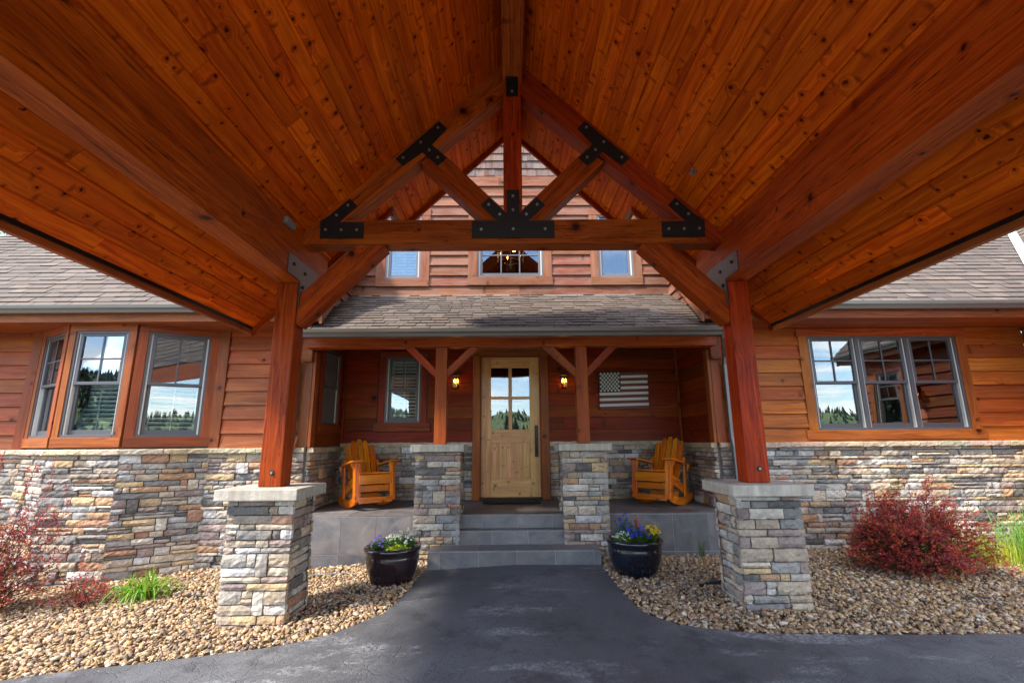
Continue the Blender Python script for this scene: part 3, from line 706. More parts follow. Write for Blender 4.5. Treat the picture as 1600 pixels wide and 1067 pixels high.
# one of a kind members of the truss
mb = MB(); mb.bx(-1.918, 1.918, 4.102, 4.283, 1.777, 2.015); mb.build('tie_beam', M['beam'], pc, .006)
mb = MB(); mb.bx(-.088, .088, 4.098, 4.287, 2.016, 3.45, 'z'); mb.build('king_post', M['beam'], pc, .005)
mb = MB(); mb.prism([(-.093, YF, 3.44), (.093, YF, 3.44), (.093, YF, cz(.093)), (0, YF, cz(0) - .001), (-.093, YF, cz(.093))], (0, YN - .05 - YF, 0)); mb.build('ridge_beam', M['beam'], pc, .005)
out_ = [(-.38, 1.826), (.38, 1.826), (.38, 1.996), (.141, 1.996), (.298, 2.155), (.222, 2.232), (.06, 2.07), (.06, 2.306)]
out_ += [(-.06, 2.306), (-.06, 2.07), (-.222, 2.232), (-.298, 2.155), (-.141, 1.996), (-.38, 1.996)]
mb = MB(); mb.prism([(p, 4.096, q) for p, q in out_], (0, -.008, 0)); pl = mb.build('steel_plate', M['steel'], pc, .001)
for p, q in [(-.225, 2.155), (-.123, 2.058), (-.293, 1.91), (0, 2.241), (0, 2.101), (.225, 2.155), (.123, 2.058), (0, 1.912), (.293, 1.911)]:
    k = MB(); k.tube([(p, 4.088, q), (p, 4.077, q)], .0135, 6); k.build('bolt', M['galv'], pl)
mb = MB(); mb.bx(-.058, .058, 3.98, 4.09, 3.431, 3.439); mb.bx(-.058, .058, 4.088, 4.096, 3.31, 3.431); pl = mb.build('ridge_bracket', M['steel'], pc, .001)
k = MB(); k.tube([(0, 4.089, 3.36), (0, 4.078, 3.36)], .0135, 6); k.build('bolt', M['galv'], pl)
mb = MB(); mb.bx(-1.918, -1.88, 3.70, 3.86, 1.80, 1.86, 'y'); t = mb.build('motion_sensor', M['plastic'], None, .006, label='small grey sensor box fixed where the left main beam meets the plank ceiling', cat='sensor')
mb = MB(); q = V((1.544, 3.68, 2.257)); nn = V((-ST, 0, -CT)); mb.tube([q, q + nn * .012, q + nn * .013, q + nn * .04], [.028, .028, .012, .012], 14); mb.tube([q + nn * .04, q + nn * .046], .022, 12)
mb.build('sprinkler_head', M['galv'], None, label='small round metal sprinkler head in the right slope of the plank ceiling', cat='sprinkler')

# ================================================================== HOUSE
hs = thing('house', 'stone and cedar clapboard house with brown shingle roofs and a recessed front porch', 'house', (0, 6, -1.3))
UX, UY, UZ = V((1, 0, 0)), V((0, 1, 0)), V((0, 0, 1))
WY = 6.0
# ---- windows
def window(o, ux, n, w_, h_, cas=(.11, .11, .1, .12), ext=.05, wm='trim', grid=2, split=.5, blind=None, room=1.0, hdr_ext=0.0, units=1, tint='frame', single=False, proud=.04, parent=None):
    o, ux, n = V(o), V(ux).normalized(), V(n).normalized(); l, r_, t_, b_ = cas
    def B_(mb, u0, u1, z0, z1, d0, d1, grain='u'):
        e1, e2 = ux * (u1 - u0), UZ * (z1 - z0)
        mb.ob(o + ux * u0 + UZ * z0 + n * d0, e1 if grain == 'u' else e2, e2 if grain == 'u' else e1, n * (d1 - d0))
    m = MB()
    if l: B_(m, -l, 0, 0, h_, 0, proud, 'z')
    if r_: B_(m, w_, w_ + r_, 0, h_, 0, proud, 'z')
    if t_: B_(m, -l - hdr_ext, w_ + r_ + hdr_ext, h_, h_ + t_, 0, proud + .004)
    if b_: B_(m, -l - ext, w_ + r_ + ext, -b_, 0, 0, proud + .008)
    win = m.build('window', M[wm], parent or hs, .003)
    uw = w_ / units; fw = .026
    for k in range(units):
        a = k * uw; b = a + uw
        m = MB(); m_ = M[tint]
        B_(m, a, a + fw, 0, h_, -.07, .028, 'z'); B_(m, b - fw, b, 0, h_, -.07, .028, 'z')
        B_(m, a + fw, b - fw, h_ - fw, h_, -.07, .027); B_(m, a + fw, b - fw, 0, fw, -.07, .033)
        m.build('frame', m_, win, .002)
        m = MB(); B_(m, a + fw, a + fw + .016, fw, h_ - fw, -.065, .012, 'z'); B_(m, b - fw - .016, b - fw, fw, h_ - fw, -.065, .012, 'z'); m.build('jamb', M['jamb'], win)
        x0, x1 = a + fw + .016, b - fw - .016; zm = fw + (h_ - 2 * fw) * split; sw = .036
        def sash(z0, z1, d0, d1, gx, gz, bot=.036, top=.03):
            m = MB(); B_(m, x0, x0 + sw, z0, z1, d0, d1, 'z'); B_(m, x1 - sw, x1, z0, z1, d0, d1, 'z')
            B_(m, x0 + sw, x1 - sw, z0, z0 + bot, d0, d1 - .001); B_(m, x0 + sw, x1 - sw, z1 - top, z1, d0, d1 - .001)
            gw = .009; X0, X1, Z0, Z1 = x0 + sw, x1 - sw, z0 + bot, z1 - top; dm = (d0 + d1) / 2
            for i in range(1, gx): c_ = X0 + (X1 - X0) * i / gx; B_(m, c_ - gw, c_ + gw, Z0, Z1, dm + .004, d1 - .006, 'z')
            for i in range(1, gz): c_ = Z0 + (Z1 - Z0) * i / gz; B_(m, X0, X1, c_ - gw, c_ + gw, dm + .0045, d1 - .0055)
            m.build('sash', m_, win, .0015)
            m = MB(); B_(m, X0 - .004, X1 + .004, Z0 - .004, Z1 + .004, dm - .002, dm + .002); m.build('pane', M['glass'], win)
        if single: sash(fw, h_ - fw, -.045, -.005, single[0], single[1], .05)
        else:
            sash(zm - .016, h_ - fw, -.025, .012, grid, grid, .034); sash(fw, zm + .016, -.062, -.026, 1, 1, .055)
        if blind:
            m = MB(); zt = h_ - fw if blind == 'full' else zm + .02; z = fw + .07
            B_(m, x0 + .02, x1 - .02, zt - .05, zt, -.12, -.085); B_(m, x0 + .02, x1 - .02, fw, fw + .05, -.12, -.085)
            B_(m, x0 + .02, x0 + .055, fw, zt, -.118, -.087, 'z'); B_(m, x1 - .055, x1 - .02, fw, zt, -.118, -.087, 'z')
            while z < zt - .06:
                m.ob(o + ux * (x0 + .055) + UZ * z - n * .125, ux * (x1 - x0 - .11), n * .036 + UZ * .020, UZ * .010); z += .050
            xm = x0 + (x1 - x0) * .5; B_(m, xm - .006, xm + .006, fw + .05, zt - .05, -.082, -.078, 'z')
            m.build('blind', M['blind'], win)
    m = MB(); D = -room; W0, W1 = -.06, w_ + .06
    B_(m, W0, W1, -.06, h_ + .06, D, D + .02); B_(m, W0 - .02, W0, -.06, h_ + .06, D, -.125); B_(m, W1, W1 + .02, -.06, h_ + .06, D, -.125)
    B_(m, W0, W1, h_ + .06, h_ + .08, D, -.125); B_(m, W0, W1, -.08, -.06, D, -.125); m.build('room_lining', M['dark'], win)
    return win


class Runs:
    """every call of a generator makes one part of its own"""
    def __init__(s, name, mat, bevel=0): s.name, s.mat, s.bevel = name, mat, bevel
    def run(s, fn, *a, **k):
        m = MB(); fn(m, *a, **k)
        if m.f: m.build(s.name, s.mat, hs, s.bevel)
cores = MB()
rngS = random.Random(31)
# ---- left wing
zl, zr = -.045, -.025        # top of the stone ledge on the left and right wall
ZB = -1.62
stL = stR = stP = Runs('stone_veneer', M['stone'])
STW = dict(unit=.034, cw=.052)
sdL, sdR, sdP, sdU = Runs('siding', M['side_l']), Runs('siding', M['side_r']), Runs('siding', M['side_in']), Runs('siding', M['side_up'])
A_, B_pt, C_, D_ = V((-5.92, 6.0, 0)), V((-5.22, 5.58, 0)), V((-4.43, 5.58, 0)), V((-3.70, 6.0, 0))
def ledgerun(o, ux, n, W, ztop, h=.062, out=.075):
    o, ux, n = V(o), V(ux).normalized(), V(n).normalized(); u = 0; LM = MB()
    while u < W:
        L = min(rngS.uniform(.38, .6), W - u)
        if W - u - L < .15: L = W - u
        m = LM; na = max(3, int(L / .05)); base = len(m.v); c = tuple(x * rngS.uniform(.9, 1.1) for x in (.56, .45, .29))
        prof = [(0, 0), (out - .006, 0), (out, .012), (out - .002, h - .014), (out - .012, h), (0, h)]
        for i in range(na + 1):
            uu = u + .002 + (L - .004) * i / na
            for d, z in prof:
                j = rngS.uniform(-.005, .005) if d > 0 else 0
                m.v.append(tuple(o + ux * uu + n * (d + j) + UZ * (ztop - h + z + (rngS.uniform(-.002, .002) if z > 0 else 0) - .001)))
        fl = ux.cross(UZ).dot(n) < 0; k = len(prof)
        for i in range(na):
            for q in range(k - 1):
                f4 = (base + i * k + q, base + (i + 1) * k + q, base + (i + 1) * k + q + 1, base + i * k + q + 1)
                m.f.append(f4[::-1] if fl else f4); m.uv += [(0, 0)] * 4; m.c.append(c)
        for i, rv in ((0, 0), (na, 1)):
            f6 = tuple(base + i * k + q for q in range(k)); m.f.append(f6 if rv != fl else f6[::-1]); m.uv += [(0, 0)] * k; m.c.append(c)
        u += L
    LM.build('stone_ledge', M['stone'], hs)
# left wall straight runs
stL.run(stones, (-7.6, WY, ZB), UX, -UY, 1.68, zl - .062 - ZB, rngS, **STW)
stL.run(stones, (-3.70, WY, ZB), UX, -UY, 1.16, zl - .062 - ZB, rngS, **STW, endfull=True)
ledgerun((-7.6, WY, 0), UX, -UY, 1.68, zl); ledgerun((-3.66, WY, 0), UX, -UY, 1.14, zl)
cores.ob((-10, WY, -1.8), (4.08, 0, 0), (0, 0, 3.7), (0, .12, 0)); cores.ob((-3.70, WY, -1.8), (1.15, 0, 0), (0, 0, 3.7), (0, .12, 0))
sdL.run(siding, (-10, WY, 0), UX, -UY, 4.05, zl + .002, 1.40, rng=rngS); sdL.run(siding, (-3.57, WY, 0), UX, -UY, 1.02, zl + .002, 1.40, rng=rngS)
bay = MB()
for P_, Q_, t0, t1, bl in ((A_, B_pt, .13, .88, 'half'), (B_pt, C_, .094, .886, 'half'), (C_, D_, .115, .868, 'half')):
    d = (Q_ - P_); L = d.length; u = d.normalized(); n = V((u.y, -u.x, 0))
    stL.run(stones, P_ + UZ * ZB - u * .01, u, n, L + .02, zl - .062 - ZB, rngS, **STW, endfull=True)
    ledgerun(P_ - u * .02, u, n, L + .04, zl)
    wallcore(cores, P_, u, n, L, -1.8, 1.55, [(t0 * L - .005, t1 * L + .005, .085, 1.325)], th=.1)
    window(P_ + u * t0 * L + UZ * .09, u, n, (t1 - t0) * L, 1.23, cas=(t0 * L - .004, (1 - t1) * L - .004, .082, .115), ext=0, blind=bl, room=.9)
# corner boards where the bay meets the siding
tr = Runs('corner_board', M['trim'], .003); trb = lambda *a: tr.run(MB.bx, *a)
trb(-3.70, -3.575, 5.955, 6.0, zl, 1.40, 'z'); trb(-6.05, -5.93, 5.955, 6.0, zl, 1.40, 'z')
# ---- right wing
stR.run(stones, (2.545, WY, ZB), UX, -UY, 4.05, zr - .062 - ZB, rngS, **STW, endfull=True); ledgerun((2.52, WY, 0), UX, -UY, 4.08, zr)
RW = (3.775, 5.69, .115, 1.295)
wallcore(cores, (2.55, WY, 0), UX, -UY, 4.05, -1.8, 1.9, [(RW[0] - 2.55 - .005, RW[1] - 2.55 + .005, RW[2] - .005, RW[3] + .005)])
sdR.run(siding, (2.62, WY, 0), UX, -UY, 3.98, zr + .002, 1.40, holes=[(RW[0] - 2.62 - .11, RW[1] - 2.62 + .11, RW[2] - .1, RW[3] + .1)], rng=rngS)
window((RW[0], WY, RW[2]), UX, -UY, RW[1] - RW[0], RW[3] - RW[2], cas=(.115, .115, .1, .115), ext=.04, units=3, wm='side_r', room=1.4, hdr_ext=.02)
# ---- porch recess: corner boards, side walls, back wall
for sgn in (-1, 1):
    x = sgn * 2.5; zt = zl if sgn < 0 else zr
    trb(*sorted((sgn * 2.505, sgn * 2.62)), 5.955, 6.0, zt, 1.40, 'z'); trb(*sorted((sgn * 2.465, sgn * 2.503)), 5.96, 6.08, zt, 1.13, 'z')
    cores.bx(*sorted((sgn * 2.5, sgn * 2.549)), 6.001, 7.1, -1.8, 3.2, 'z')
    st0 = (x, 6.0, -.80) if sgn < 0 else (x, 6.0, -.80)
    stP.run(stones, st0, UY, V((-sgn, 0, 0)), 1.1, zt - .062 + .80, rngS, endfull=True); ledgerun((x, 5.97, 0), UY, V((-sgn, 0, 0)), 1.13, zt)
    holes = [(6.17 - 6.08, 6.93 - 6.08, .15, 1.36)] if sgn < 0 else []
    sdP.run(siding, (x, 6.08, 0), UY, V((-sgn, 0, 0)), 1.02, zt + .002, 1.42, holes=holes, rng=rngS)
    sdU.run(siding, (sgn * 2.46, 5.9, 0), UY, V((-sgn, 0, 0)), 1.2, 1.5, 3.1, rng=rngS, clip=lambda z: (max(0, (z - 1.58) / .9 + 5.4 + .12 - 5.9), 1.2))
    cores.prism([(sgn * 2.462, 5.62, 1.45), (sgn * 2.462, 7.1, 1.45), (sgn * 2.462, 7.1, 3.05), (sgn * 2.462, 5.62, 1.72)], (sgn * .036, 0, 0))
window((-2.5, 6.85, .25), -UY, UX, .60, 1.0, cas=(.075, .075, .1, .1), ext=.0, blind=None, room=.6, wm='side_in')
BY = 7.1
stP.run(stones, (-2.5, BY, -.80), UX, -UY, 1.925, .80 - .052, rngS, dmin=.015, dmax=.035); stP.run(stones, (.545, BY, -.80), UX, -UY, 1.955, .80 - .052, rngS, dmin=.015, dmax=.035)
ledgerun((-2.5, BY, 0), UX, -UY, 1.925, .005, out=.06); ledgerun((.545, BY, 0), UX, -UY, 1.955, .005, out=.06)
BW = (-1.869, -1.341, .285, 1.25); DR = (-.465, .422, -.765, 1.262)
hl = [(DR[0] + 2.5, DR[1] + 2.5, -1, DR[3]), (BW[0] + 2.5, BW[1] + 2.5, BW[2], BW[3])]
wallcore(cores, (-2.5, BY, 0), UX, -UY, 5.0, -1.8, 1.9, hl)
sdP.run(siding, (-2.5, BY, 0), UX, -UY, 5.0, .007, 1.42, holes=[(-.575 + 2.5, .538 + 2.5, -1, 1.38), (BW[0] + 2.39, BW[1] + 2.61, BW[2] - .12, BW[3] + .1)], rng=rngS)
window((BW[0], BY, BW[2]), UX, -UY, BW[1] - BW[0], BW[3] - BW[2], cas=(.09, .09, .09, .125), ext=.06, wm='side_in', blind='full', grid=2, room=.8)
# inner corner boards
ic = Runs('corner_board', M['side_in'], .003); ic.run(MB.bx, -2.474, -2.44, 7.03, 7.074, .006, 1.42, 'z'); ic.run(MB.bx, 2.44, 2.474, 7.03, 7.074, .006, 1.42, 'z')
# ---- upper gable wall
UWS = [((-1.955, -1.41), 2.487, 3.54, dict(single=(1, 1), blind='full', cas=(.145, .14, .12, .125), ext=.0)), ((-.522, .508), 2.508, 3.54, dict(single=(3, 3), cas=(.145, .13, .12, .135), ext=.01)), ((1.378, 1.92), 2.50, 3.54, dict(single=(1, 1), cas=(.13, .13, .12, .13), ext=.0))]
hu = [(a[0] + 2.46, a[1] + 2.46, z0, z1) for a, z0, z1, _k in UWS]; hu2 = [(a[0] + 2.46 - .12, a[1] + 2.46 + .12, z0 - .11, z1 + .11) for a, z0, z1, _k in UWS]
wallcore(cores, (-2.46, BY, 0), UX, -UY, 4.92, 1.901, 3.7, hu)
cores.prism([(-2.46, BY, 3.701), (2.46, BY, 3.701), (0, BY, 6.2)], (0, .12, 0))
sdU.run(siding, (-2.46, BY, 0), UX, -UY, 4.92, 2.205, 4.06, holes=hu2, e=.168, rng=rngS)
for (a, b), z0, z1, kw in UWS: window((a, BY, z0), UX, -UY, b - a, z1 - z0, wm='trim_up', room=1.6, tint='down', **kw)
bb = MB(); bb.bx(-2.2, 2.2, 7.06, 7.1, 4.055, 4.235); bb.build('band_board', M['trim_up'], hs, .003)
sk = MB(); rk = random.Random(9); z = 4.23
while z < 6.1:
    hw = (6.2 - z) ; u = -hw
    while u < hw:
        w_ = rk.uniform(.08, .22); c = (rk.random(), rk.random(), rk.random()); zz = z
        sk.ob((u, BY - .046 + rk.uniform(-.004, .004), zz + rk.uniform(-.004, .004)), (0, .026, .165), (w_ - .004, 0, 0), (0, .014, 0), c); u += w_
    z += .138
sk.build('shake_siding', M['shake'], hs)
# gable roof of the upper floor, above the view
rf = MB()
for sgn in (-1, 1): rf.prism([(0, 6.75, 6.25), (sgn * 3.1, 6.75, 6.25 - .98 * 3.1), (sgn * 3.1, 6.75, 6.45 - .98 * 3.1), (0, 6.75, 6.45)], (0, 5.5, 0), c=SHC[0])
rf.build('gable_roof', M['shingle'], hs)
# ---- chandelier behind the centre upper window
cores.build('wall', M['mortar'], hs)


# ---- roofs
ra = math.atan(.9); CR, SR = math.cos(ra), math.sin(ra)
rng = random.Random(41)
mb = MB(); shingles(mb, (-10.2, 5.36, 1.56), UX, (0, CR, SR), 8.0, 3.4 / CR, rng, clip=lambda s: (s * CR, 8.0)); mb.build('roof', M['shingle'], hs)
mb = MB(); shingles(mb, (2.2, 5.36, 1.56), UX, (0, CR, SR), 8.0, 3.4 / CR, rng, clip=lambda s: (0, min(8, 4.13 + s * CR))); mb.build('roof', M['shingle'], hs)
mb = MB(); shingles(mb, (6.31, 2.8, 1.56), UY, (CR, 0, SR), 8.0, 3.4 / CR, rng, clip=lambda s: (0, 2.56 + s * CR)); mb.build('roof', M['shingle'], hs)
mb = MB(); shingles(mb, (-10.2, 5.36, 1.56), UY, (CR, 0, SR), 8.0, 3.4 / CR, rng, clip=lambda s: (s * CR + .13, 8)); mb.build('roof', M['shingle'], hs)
mb = MB(); pr_h = math.atan(.545); CP, SP = math.cos(pr_h), math.sin(pr_h)
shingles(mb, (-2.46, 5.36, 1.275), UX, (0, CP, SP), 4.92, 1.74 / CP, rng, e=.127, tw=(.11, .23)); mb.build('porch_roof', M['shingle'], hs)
mb = MB(); mb.bx(-2.45, 2.45, 7.055, 7.074, 2.185, 2.212); mb.build('wall_flashing', M['flash'], hs)
# valley flashing
mb = MB(); va = V((6.33, 5.38, 1.60)); vb = V((9.3, 8.35, 4.27)); mb.ob(va - UX * .06 + UZ * .01, vb - va, V((.075, .0, .03)), V((0, 0, .006))); mb.ob(va + UZ * .011, vb - va, V((.0, .075, .03)) * -1 + V((0, 0, .06)), V((0, 0, .006))); mb.build('valley_flashing', M['flash'], hs)
mb = MB(); mb.bx(-6.35, -5.95, 6.55, 6.75, 2.5, 2.78); mb.build('roof_vent', M['trim'], hs); mb = MB(); mb.bx(-6.4, -5.9, 6.50, 6.548, 2.49, 2.53); mb.build('vent_flashing', M['flash'], hs)
# decks under the shingles, soffits, fascias, gutters
mb = MB()
mb.prism([(-10.1, 5.44, 1.50), (-2.23, 5.44, 1.50), (-2.23, 8.8, 4.56), (-6.7, 8.8, 4.56)], (0, 0, .05)); mb.prism([(2.23, 5.44, 1.50), (6.3, 5.44, 1.50), (9.7, 8.8, 4.56), (2.23, 8.8, 4.56)], (0, 0, .05))
mb.prism([(6.4, 5.3, 1.50), (6.4, 2.83, 1.50), (9.7, 2.83, 4.5), (9.7, 8.6, 4.5)], (0, 0, .05)); mb.prism([(-2.45, 5.42, 1.25), (2.45, 5.42, 1.25), (2.45, 7.09, 2.16), (-2.45, 7.09, 2.16)], (0, 0, .03)); mb.build('roof_deck', M['trim'], hs)
mb = MB()
for sgn in (-1, 1):   # rake boards of the main roofs over the porch roof
    x = sgn * 2.20; zf = lambda y: 1.58 + .9 * (y - 5.4)
    mb.prism([(x, 5.37, zf(5.37) - .20), (x, 7.2, zf(7.2) - .20), (x, 7.2, zf(7.2) - .02), (x, 5.37, zf(5.37) - .02)], (sgn * .03, 0, 0))
mb.build('rake_board', M['trim_up'], hs, .003)
mb = MB()
def soffit(x0, x1, y0, y1, z, ax='x'):
    if ax == 'x':
        y = y0
        while y < y1 - .01: mb.bx(x0, x1, y + .001, min(y + .09, y1) - .001, z, z + .015, 'x'); y += .09
    else:
        x = x0
        while x < x1 - .01: mb.bx(x + .001, min(x + .09, x1) - .001, y0, y1, z, z + .015, 'y'); x += .09
soffit(-10, -2.24, 5.425, 6.0, 1.40); soffit(2.24, 6.395, 5.425, 6.0, 1.40); soffit(-2.45, 2.45, 5.425, 5.72, 1.252); soffit(6.4, 6.66, 2.83, 5.99, 1.40, 'y')
mb.build('soffit', M['trim'], hs)
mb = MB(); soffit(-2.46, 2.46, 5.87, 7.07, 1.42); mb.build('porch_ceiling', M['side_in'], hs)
mb = MB(); mb.bx(-10, -2.24, 5.40, 5.424, 1.392, 1.53); mb.bx(2.24, 6.36, 5.40, 5.424, 1.392, 1.53); mb.bx(-2.45, 2.45, 5.40, 5.424, 1.18, 1.27); mb.bx(6.37, 6.394, 2.8, 5.38, 1.392, 1.53, 'y'); mb.build('fascia', M['trim'], hs, .003)
def gutter(x0, x1, y, z, ax='x', s_=1):
    m = MB(); prof = [(0, 0), (-.075, 0), (-.085, .03), (-.105, .05), (-.11, .085), (-.10, .09), (-.095, .082), (-.092, .055), (-.07, .012), (-.006, .012), (-.006, .095), (0, .095)]
    if ax == 'x': m.prism([(x0, y + p, z + q) for p, q in prof], (x1 - x0, 0, 0))
    else: m.prism([(y + p, x0, z + q) for p, q in prof], (0, x1 - x0, 0))
    return m.build('gutter', M['gutter'], hs)
gutter(-10.1, -2.21, 5.399, 1.485); gutter(2.21, 6.30, 5.399, 1.485); gutter(-2.47, 2.47, 5.399, 1.185); gutter(2.8, 5.3, 6.369, 1.485, 'y')
for sgn in (-1, 1):
    m = MB(); x = sgn * 2.675
    pts = [V((sgn * 2.44, 5.34, 1.20)), V((sgn * 2.44, 5.36, 1.14)), V((x, 5.88, 1.02)), V((x, 5.905, .93)), V((x, 5.905, .04)), V((x, 5.87, -.06)), V((x, 5.87, -1.25)), V((x + sgn * .02, 5.72, -1.31))]
    ring = []
    for i, p in enumerate(pts):
        hw, hd = .04, .03; b = len(m.v)
        for a_, b_ in ((-hw, -hd), (hw, -hd), (hw, hd), (-hw, hd)): m.v.append((p.x + a_, p.y + b_, p.z))
        ring.append(b)
    for i in range(len(ring) - 1):
        for k in range(4): m.f.append((ring[i] + k, ring[i + 1] + k, ring[i + 1] + (k + 1) % 4, ring[i] + (k + 1) % 4)); m.uv += [(0, 0)] * 4; m.c.append((.5, .5, .5))
    m.build('downspout', M['down'], hs, .006)

# ---- porch floor, steps, front faces in slate tile
def tiles(mb, o, a, b, n, W, H, ts, th=.012, off=0.0, g_=.005, v_off=0.0, rng=rngS):
    """tiles on a plane: a, b unit axes, n outward"""
    o, a, b, n = V(o), V(a), V(b), V(n); u = -off
    while u < W - .001:
        u0, u1 = max(u, 0), min(u + ts, W); v = -v_off
        while v < H - .001:
            v0, v1 = max(v, 0), min(v + ts, H)
            if u1 - u0 > .01 and v1 - v0 > .01: mb.ob(o + a * (u0 + g_ / 2) + b * (v0 + g_ / 2), a * (u1 - u0 - g_), b * (v1 - v0 - g_), n * th)
            v += ts
        u += ts
gr = MB(); tl = MB()
zf = -.804
gr.bx(-2.5, 2.5, 5.7555, 7.1, -1.8, zf - .0035); tiles(tl, (-2.5, 5.75, zf - .012), UX, UY, UZ, 5.0, 1.35, .40, off=.18)
tiles(tl, (-2.5, 5.764, zf - .014), UX, -UZ, -UY, 1.42, .9, .40, off=.26); tiles(tl, (1.08, 5.764, zf - .014), UX, -UZ, -UY, 1.42, .9, .40, off=.06)
tiles(tl, (-.62, 5.764, zf - .0135), UX, -UZ, -UY, 1.20, .132, .40, off=.14)
gr.build('porch_base', M['grout'], hs); tl.build('porch_floor', M['tile'], hs, .0025)
for (x0, x1, y0, y1, zt, zbm, off) in ((-.905, .905, 5.31, 5.765, -1.10, -1.33, .27), (-.625, .60, 5.60, 5.765, -.952, -1.10, .02)):
    gr = MB(); gr.bx(x0 + .0035, x1 - .0035, y0 + .0035, y1, zbm - .2, zt - .0035); st = gr.build('step', M['grout'], hs)
    tl = MB(); tiles(tl, (x0, y0, zt - .0115), UX, UY, UZ, x1 - x0, y1 - y0, .40, off=off); tiles(tl, (x0, y0 + .0125, zt - .013), UX, -UZ, -UY, x1 - x0, zt - .013 - zbm, .40, off=off)
    tiles(tl, (x0 + .0125, y0 + .012, zt - .013), UY, -UZ, -UX, y1 - y0 - .012, zt - .013 - zbm, .40); tiles(tl, (x1 - .0125, y0 + .012, zt - .013), UY, -UZ, UX, y1 - y0 - .012, zt - .013 - zbm, .40)
    tl.build('tread_tile', M['tile'], st, .0025)
# ---- porch pillars, posts, braces, beam
for cx, px_ in ((-.855, -.862), (.81, .838)):
    zb = -1.45; k = MB(); k.bx(cx - .225, cx + .225, 5.60, 6.03, zb, -.104, 'z', c=(.5, .5, .5)); pil = k.build('porch_pillar', M['mortar'], hs)
    k = MB(); rr = random.Random(int(cx * 100))
    stones(k, (cx - .255, 5.60, zb), UX, -UY, .51, -.104 - zb, rr, unit=.037, cw=.042, dmin=.02, dmax=.036, endfull=True); stones(k, (cx - .255, 6.03, zb), UX, UY, .51, -.104 - zb, rr, endfull=True)
    stones(k, (cx - .225, 5.585, zb), UY, -UX, .46, -.104 - zb, rr, dmin=.02, dmax=.03); stones(k, (cx + .225, 5.585, zb), UY, UX, .46, -.104 - zb, rr, dmin=.02, dmax=.03); k.build('ledge_stone', M['stone'], pil)
    k = MB(); k.bx(cx - .30, cx + .30, 5.50, 6.11, -.103, -.022); k.build('cap', M['cap'], pil, .008, seg=3)
    k = MB(); k.bx(px_ - .07, px_ + .07, 5.735, 5.875, -.021, 1.138, 'z'); po = k.build('porch_post', M['porch_fir'], hs, .005)
    for s_ in (-1, 1):
        k = MB(); x = px_ + s_ * .071; k.prism([(x, 5.75, .765), (x, 5.75, .872), (x + s_ * .265, 5.75, 1.138), (x + s_ * .385, 5.75, 1.138)], (0, .09, 0)); k.build('brace', M['porch_fir'], po, .004)
k = MB(); k.bx(-2.50, 2.50, 5.72, 5.868, 1.14, 1.40); k.build('porch_beam', M['porch_fir'], hs, .005)
for x_ in (-2.62, 2.501): k = MB(); k.bx(x_, x_ + .119, 5.90, 5.954, 1.0, 1.40); k.build('beam_end_block', M['trim'], hs, .004)
# ---- door
dt = MB(); dt.bx(-.575, -.466, 7.045, 7.1, -.80, 1.262, 'z'); dt.bx(.423, .538, 7.045, 7.1, -.80, 1.262, 'z'); dt.bx(-.59, .552, 7.04, 7.1, 1.263, 1.38); dt.build('door_casing', M['trim'], hs, .003)
dt = MB(); dt.bx(-.466, -.452, 7.10, 7.2, -.765, 1.262, 'z'); dt.bx(.409, .423, 7.10, 7.2, -.765, 1.262, 'z'); dt.bx(-.452, .409, 7.10, 7.2, 1.249, 1.262); dt.build('door_jamb', M['trim'], hs)
dt = MB(); dt.bx(-.465, .422, 7.03, 7.2, -.803, -.772); dt.build('threshold', M['bronze'], hs, .003)
x0, x1, z0, z1 = -.451, .408, -.768, 1.248; GX = (-.31, -.05, .003, .262); GZ = (.18, .62, .66, 1.088)
Y0, Y1 = 7.11, 7.155
d = MB(); d.bx(x0, GX[0], Y0, Y1, z0, z1, 'z'); d.bx(GX[3], x1, Y0, Y1, z0, z1, 'z'); d.bx(GX[0], GX[3], Y0, Y1, GZ[3], z1); d.bx(GX[0], GX[3], Y0, Y1, -.012, GZ[0]); d.bx(GX[0], GX[3], Y0, Y1, z0, -.505)
d.bx(GX[1], GX[2], Y0, Y1, GZ[0], GZ[3], 'z'); d.bx(GX[0], GX[1], Y0, Y1, GZ[1], GZ[2]); d.bx(GX[2], GX[3], Y0, Y1, GZ[1], GZ[2])
door = d.build('door', M['door'], hs, .004)
d = MB(); pw = (GX[3] - GX[0]) / 5
for k in range(5): tboard(d, V((GX[0] + k * pw, Y0 + .014, -.505)), UZ, UX, UY, pw, .493, .02, .004)
d.build('door_panel', M['door'], door)
for a, b in ((0, 0), (2, 0), (0, 2), (2, 2)):
    d = MB(); d.bx(GX[a] - .003, GX[a + 1] + .003, Y0 + .02, Y0 + .026, GZ[b] - .003, GZ[b + 1] + .003); d.build('pane', M['glass'], door)
d = MB(); d.bx(-.6, .6, 8.2, 8.22, -.9, 1.5); d.bx(-.6, -.58, 7.21, 8.2, -.9, 1.5); d.bx(.58, .6, 7.21, 8.2, -.9, 1.5); d.bx(-.58, .58, 7.21, 8.2, 1.48, 1.5); d.bx(-.58, .58, 7.21, 8.2, -.9, -.88); d.build('room_lining', M['dark'], hs)
hd = MB(); hd.bx(.328, .380, Y0 - .012, Y0, -.214, .238, 'z'); hd.tube([(.354, Y0 - .012, .03), (.354, Y0 - .045, .02), (.354, Y0 - .052, -.06), (.354, Y0 - .045, -.15), (.354, Y0 - .012, -.165)], .010, 10)
hd.tube([(.354, Y0 - .012, .15), (.354, Y0 - .03, .15)], .02, 16); hd.bx(.344, .364, Y0 - .04, Y0 - .012, .045, .06); hd.build('handle', M['bronze'], door, .002)
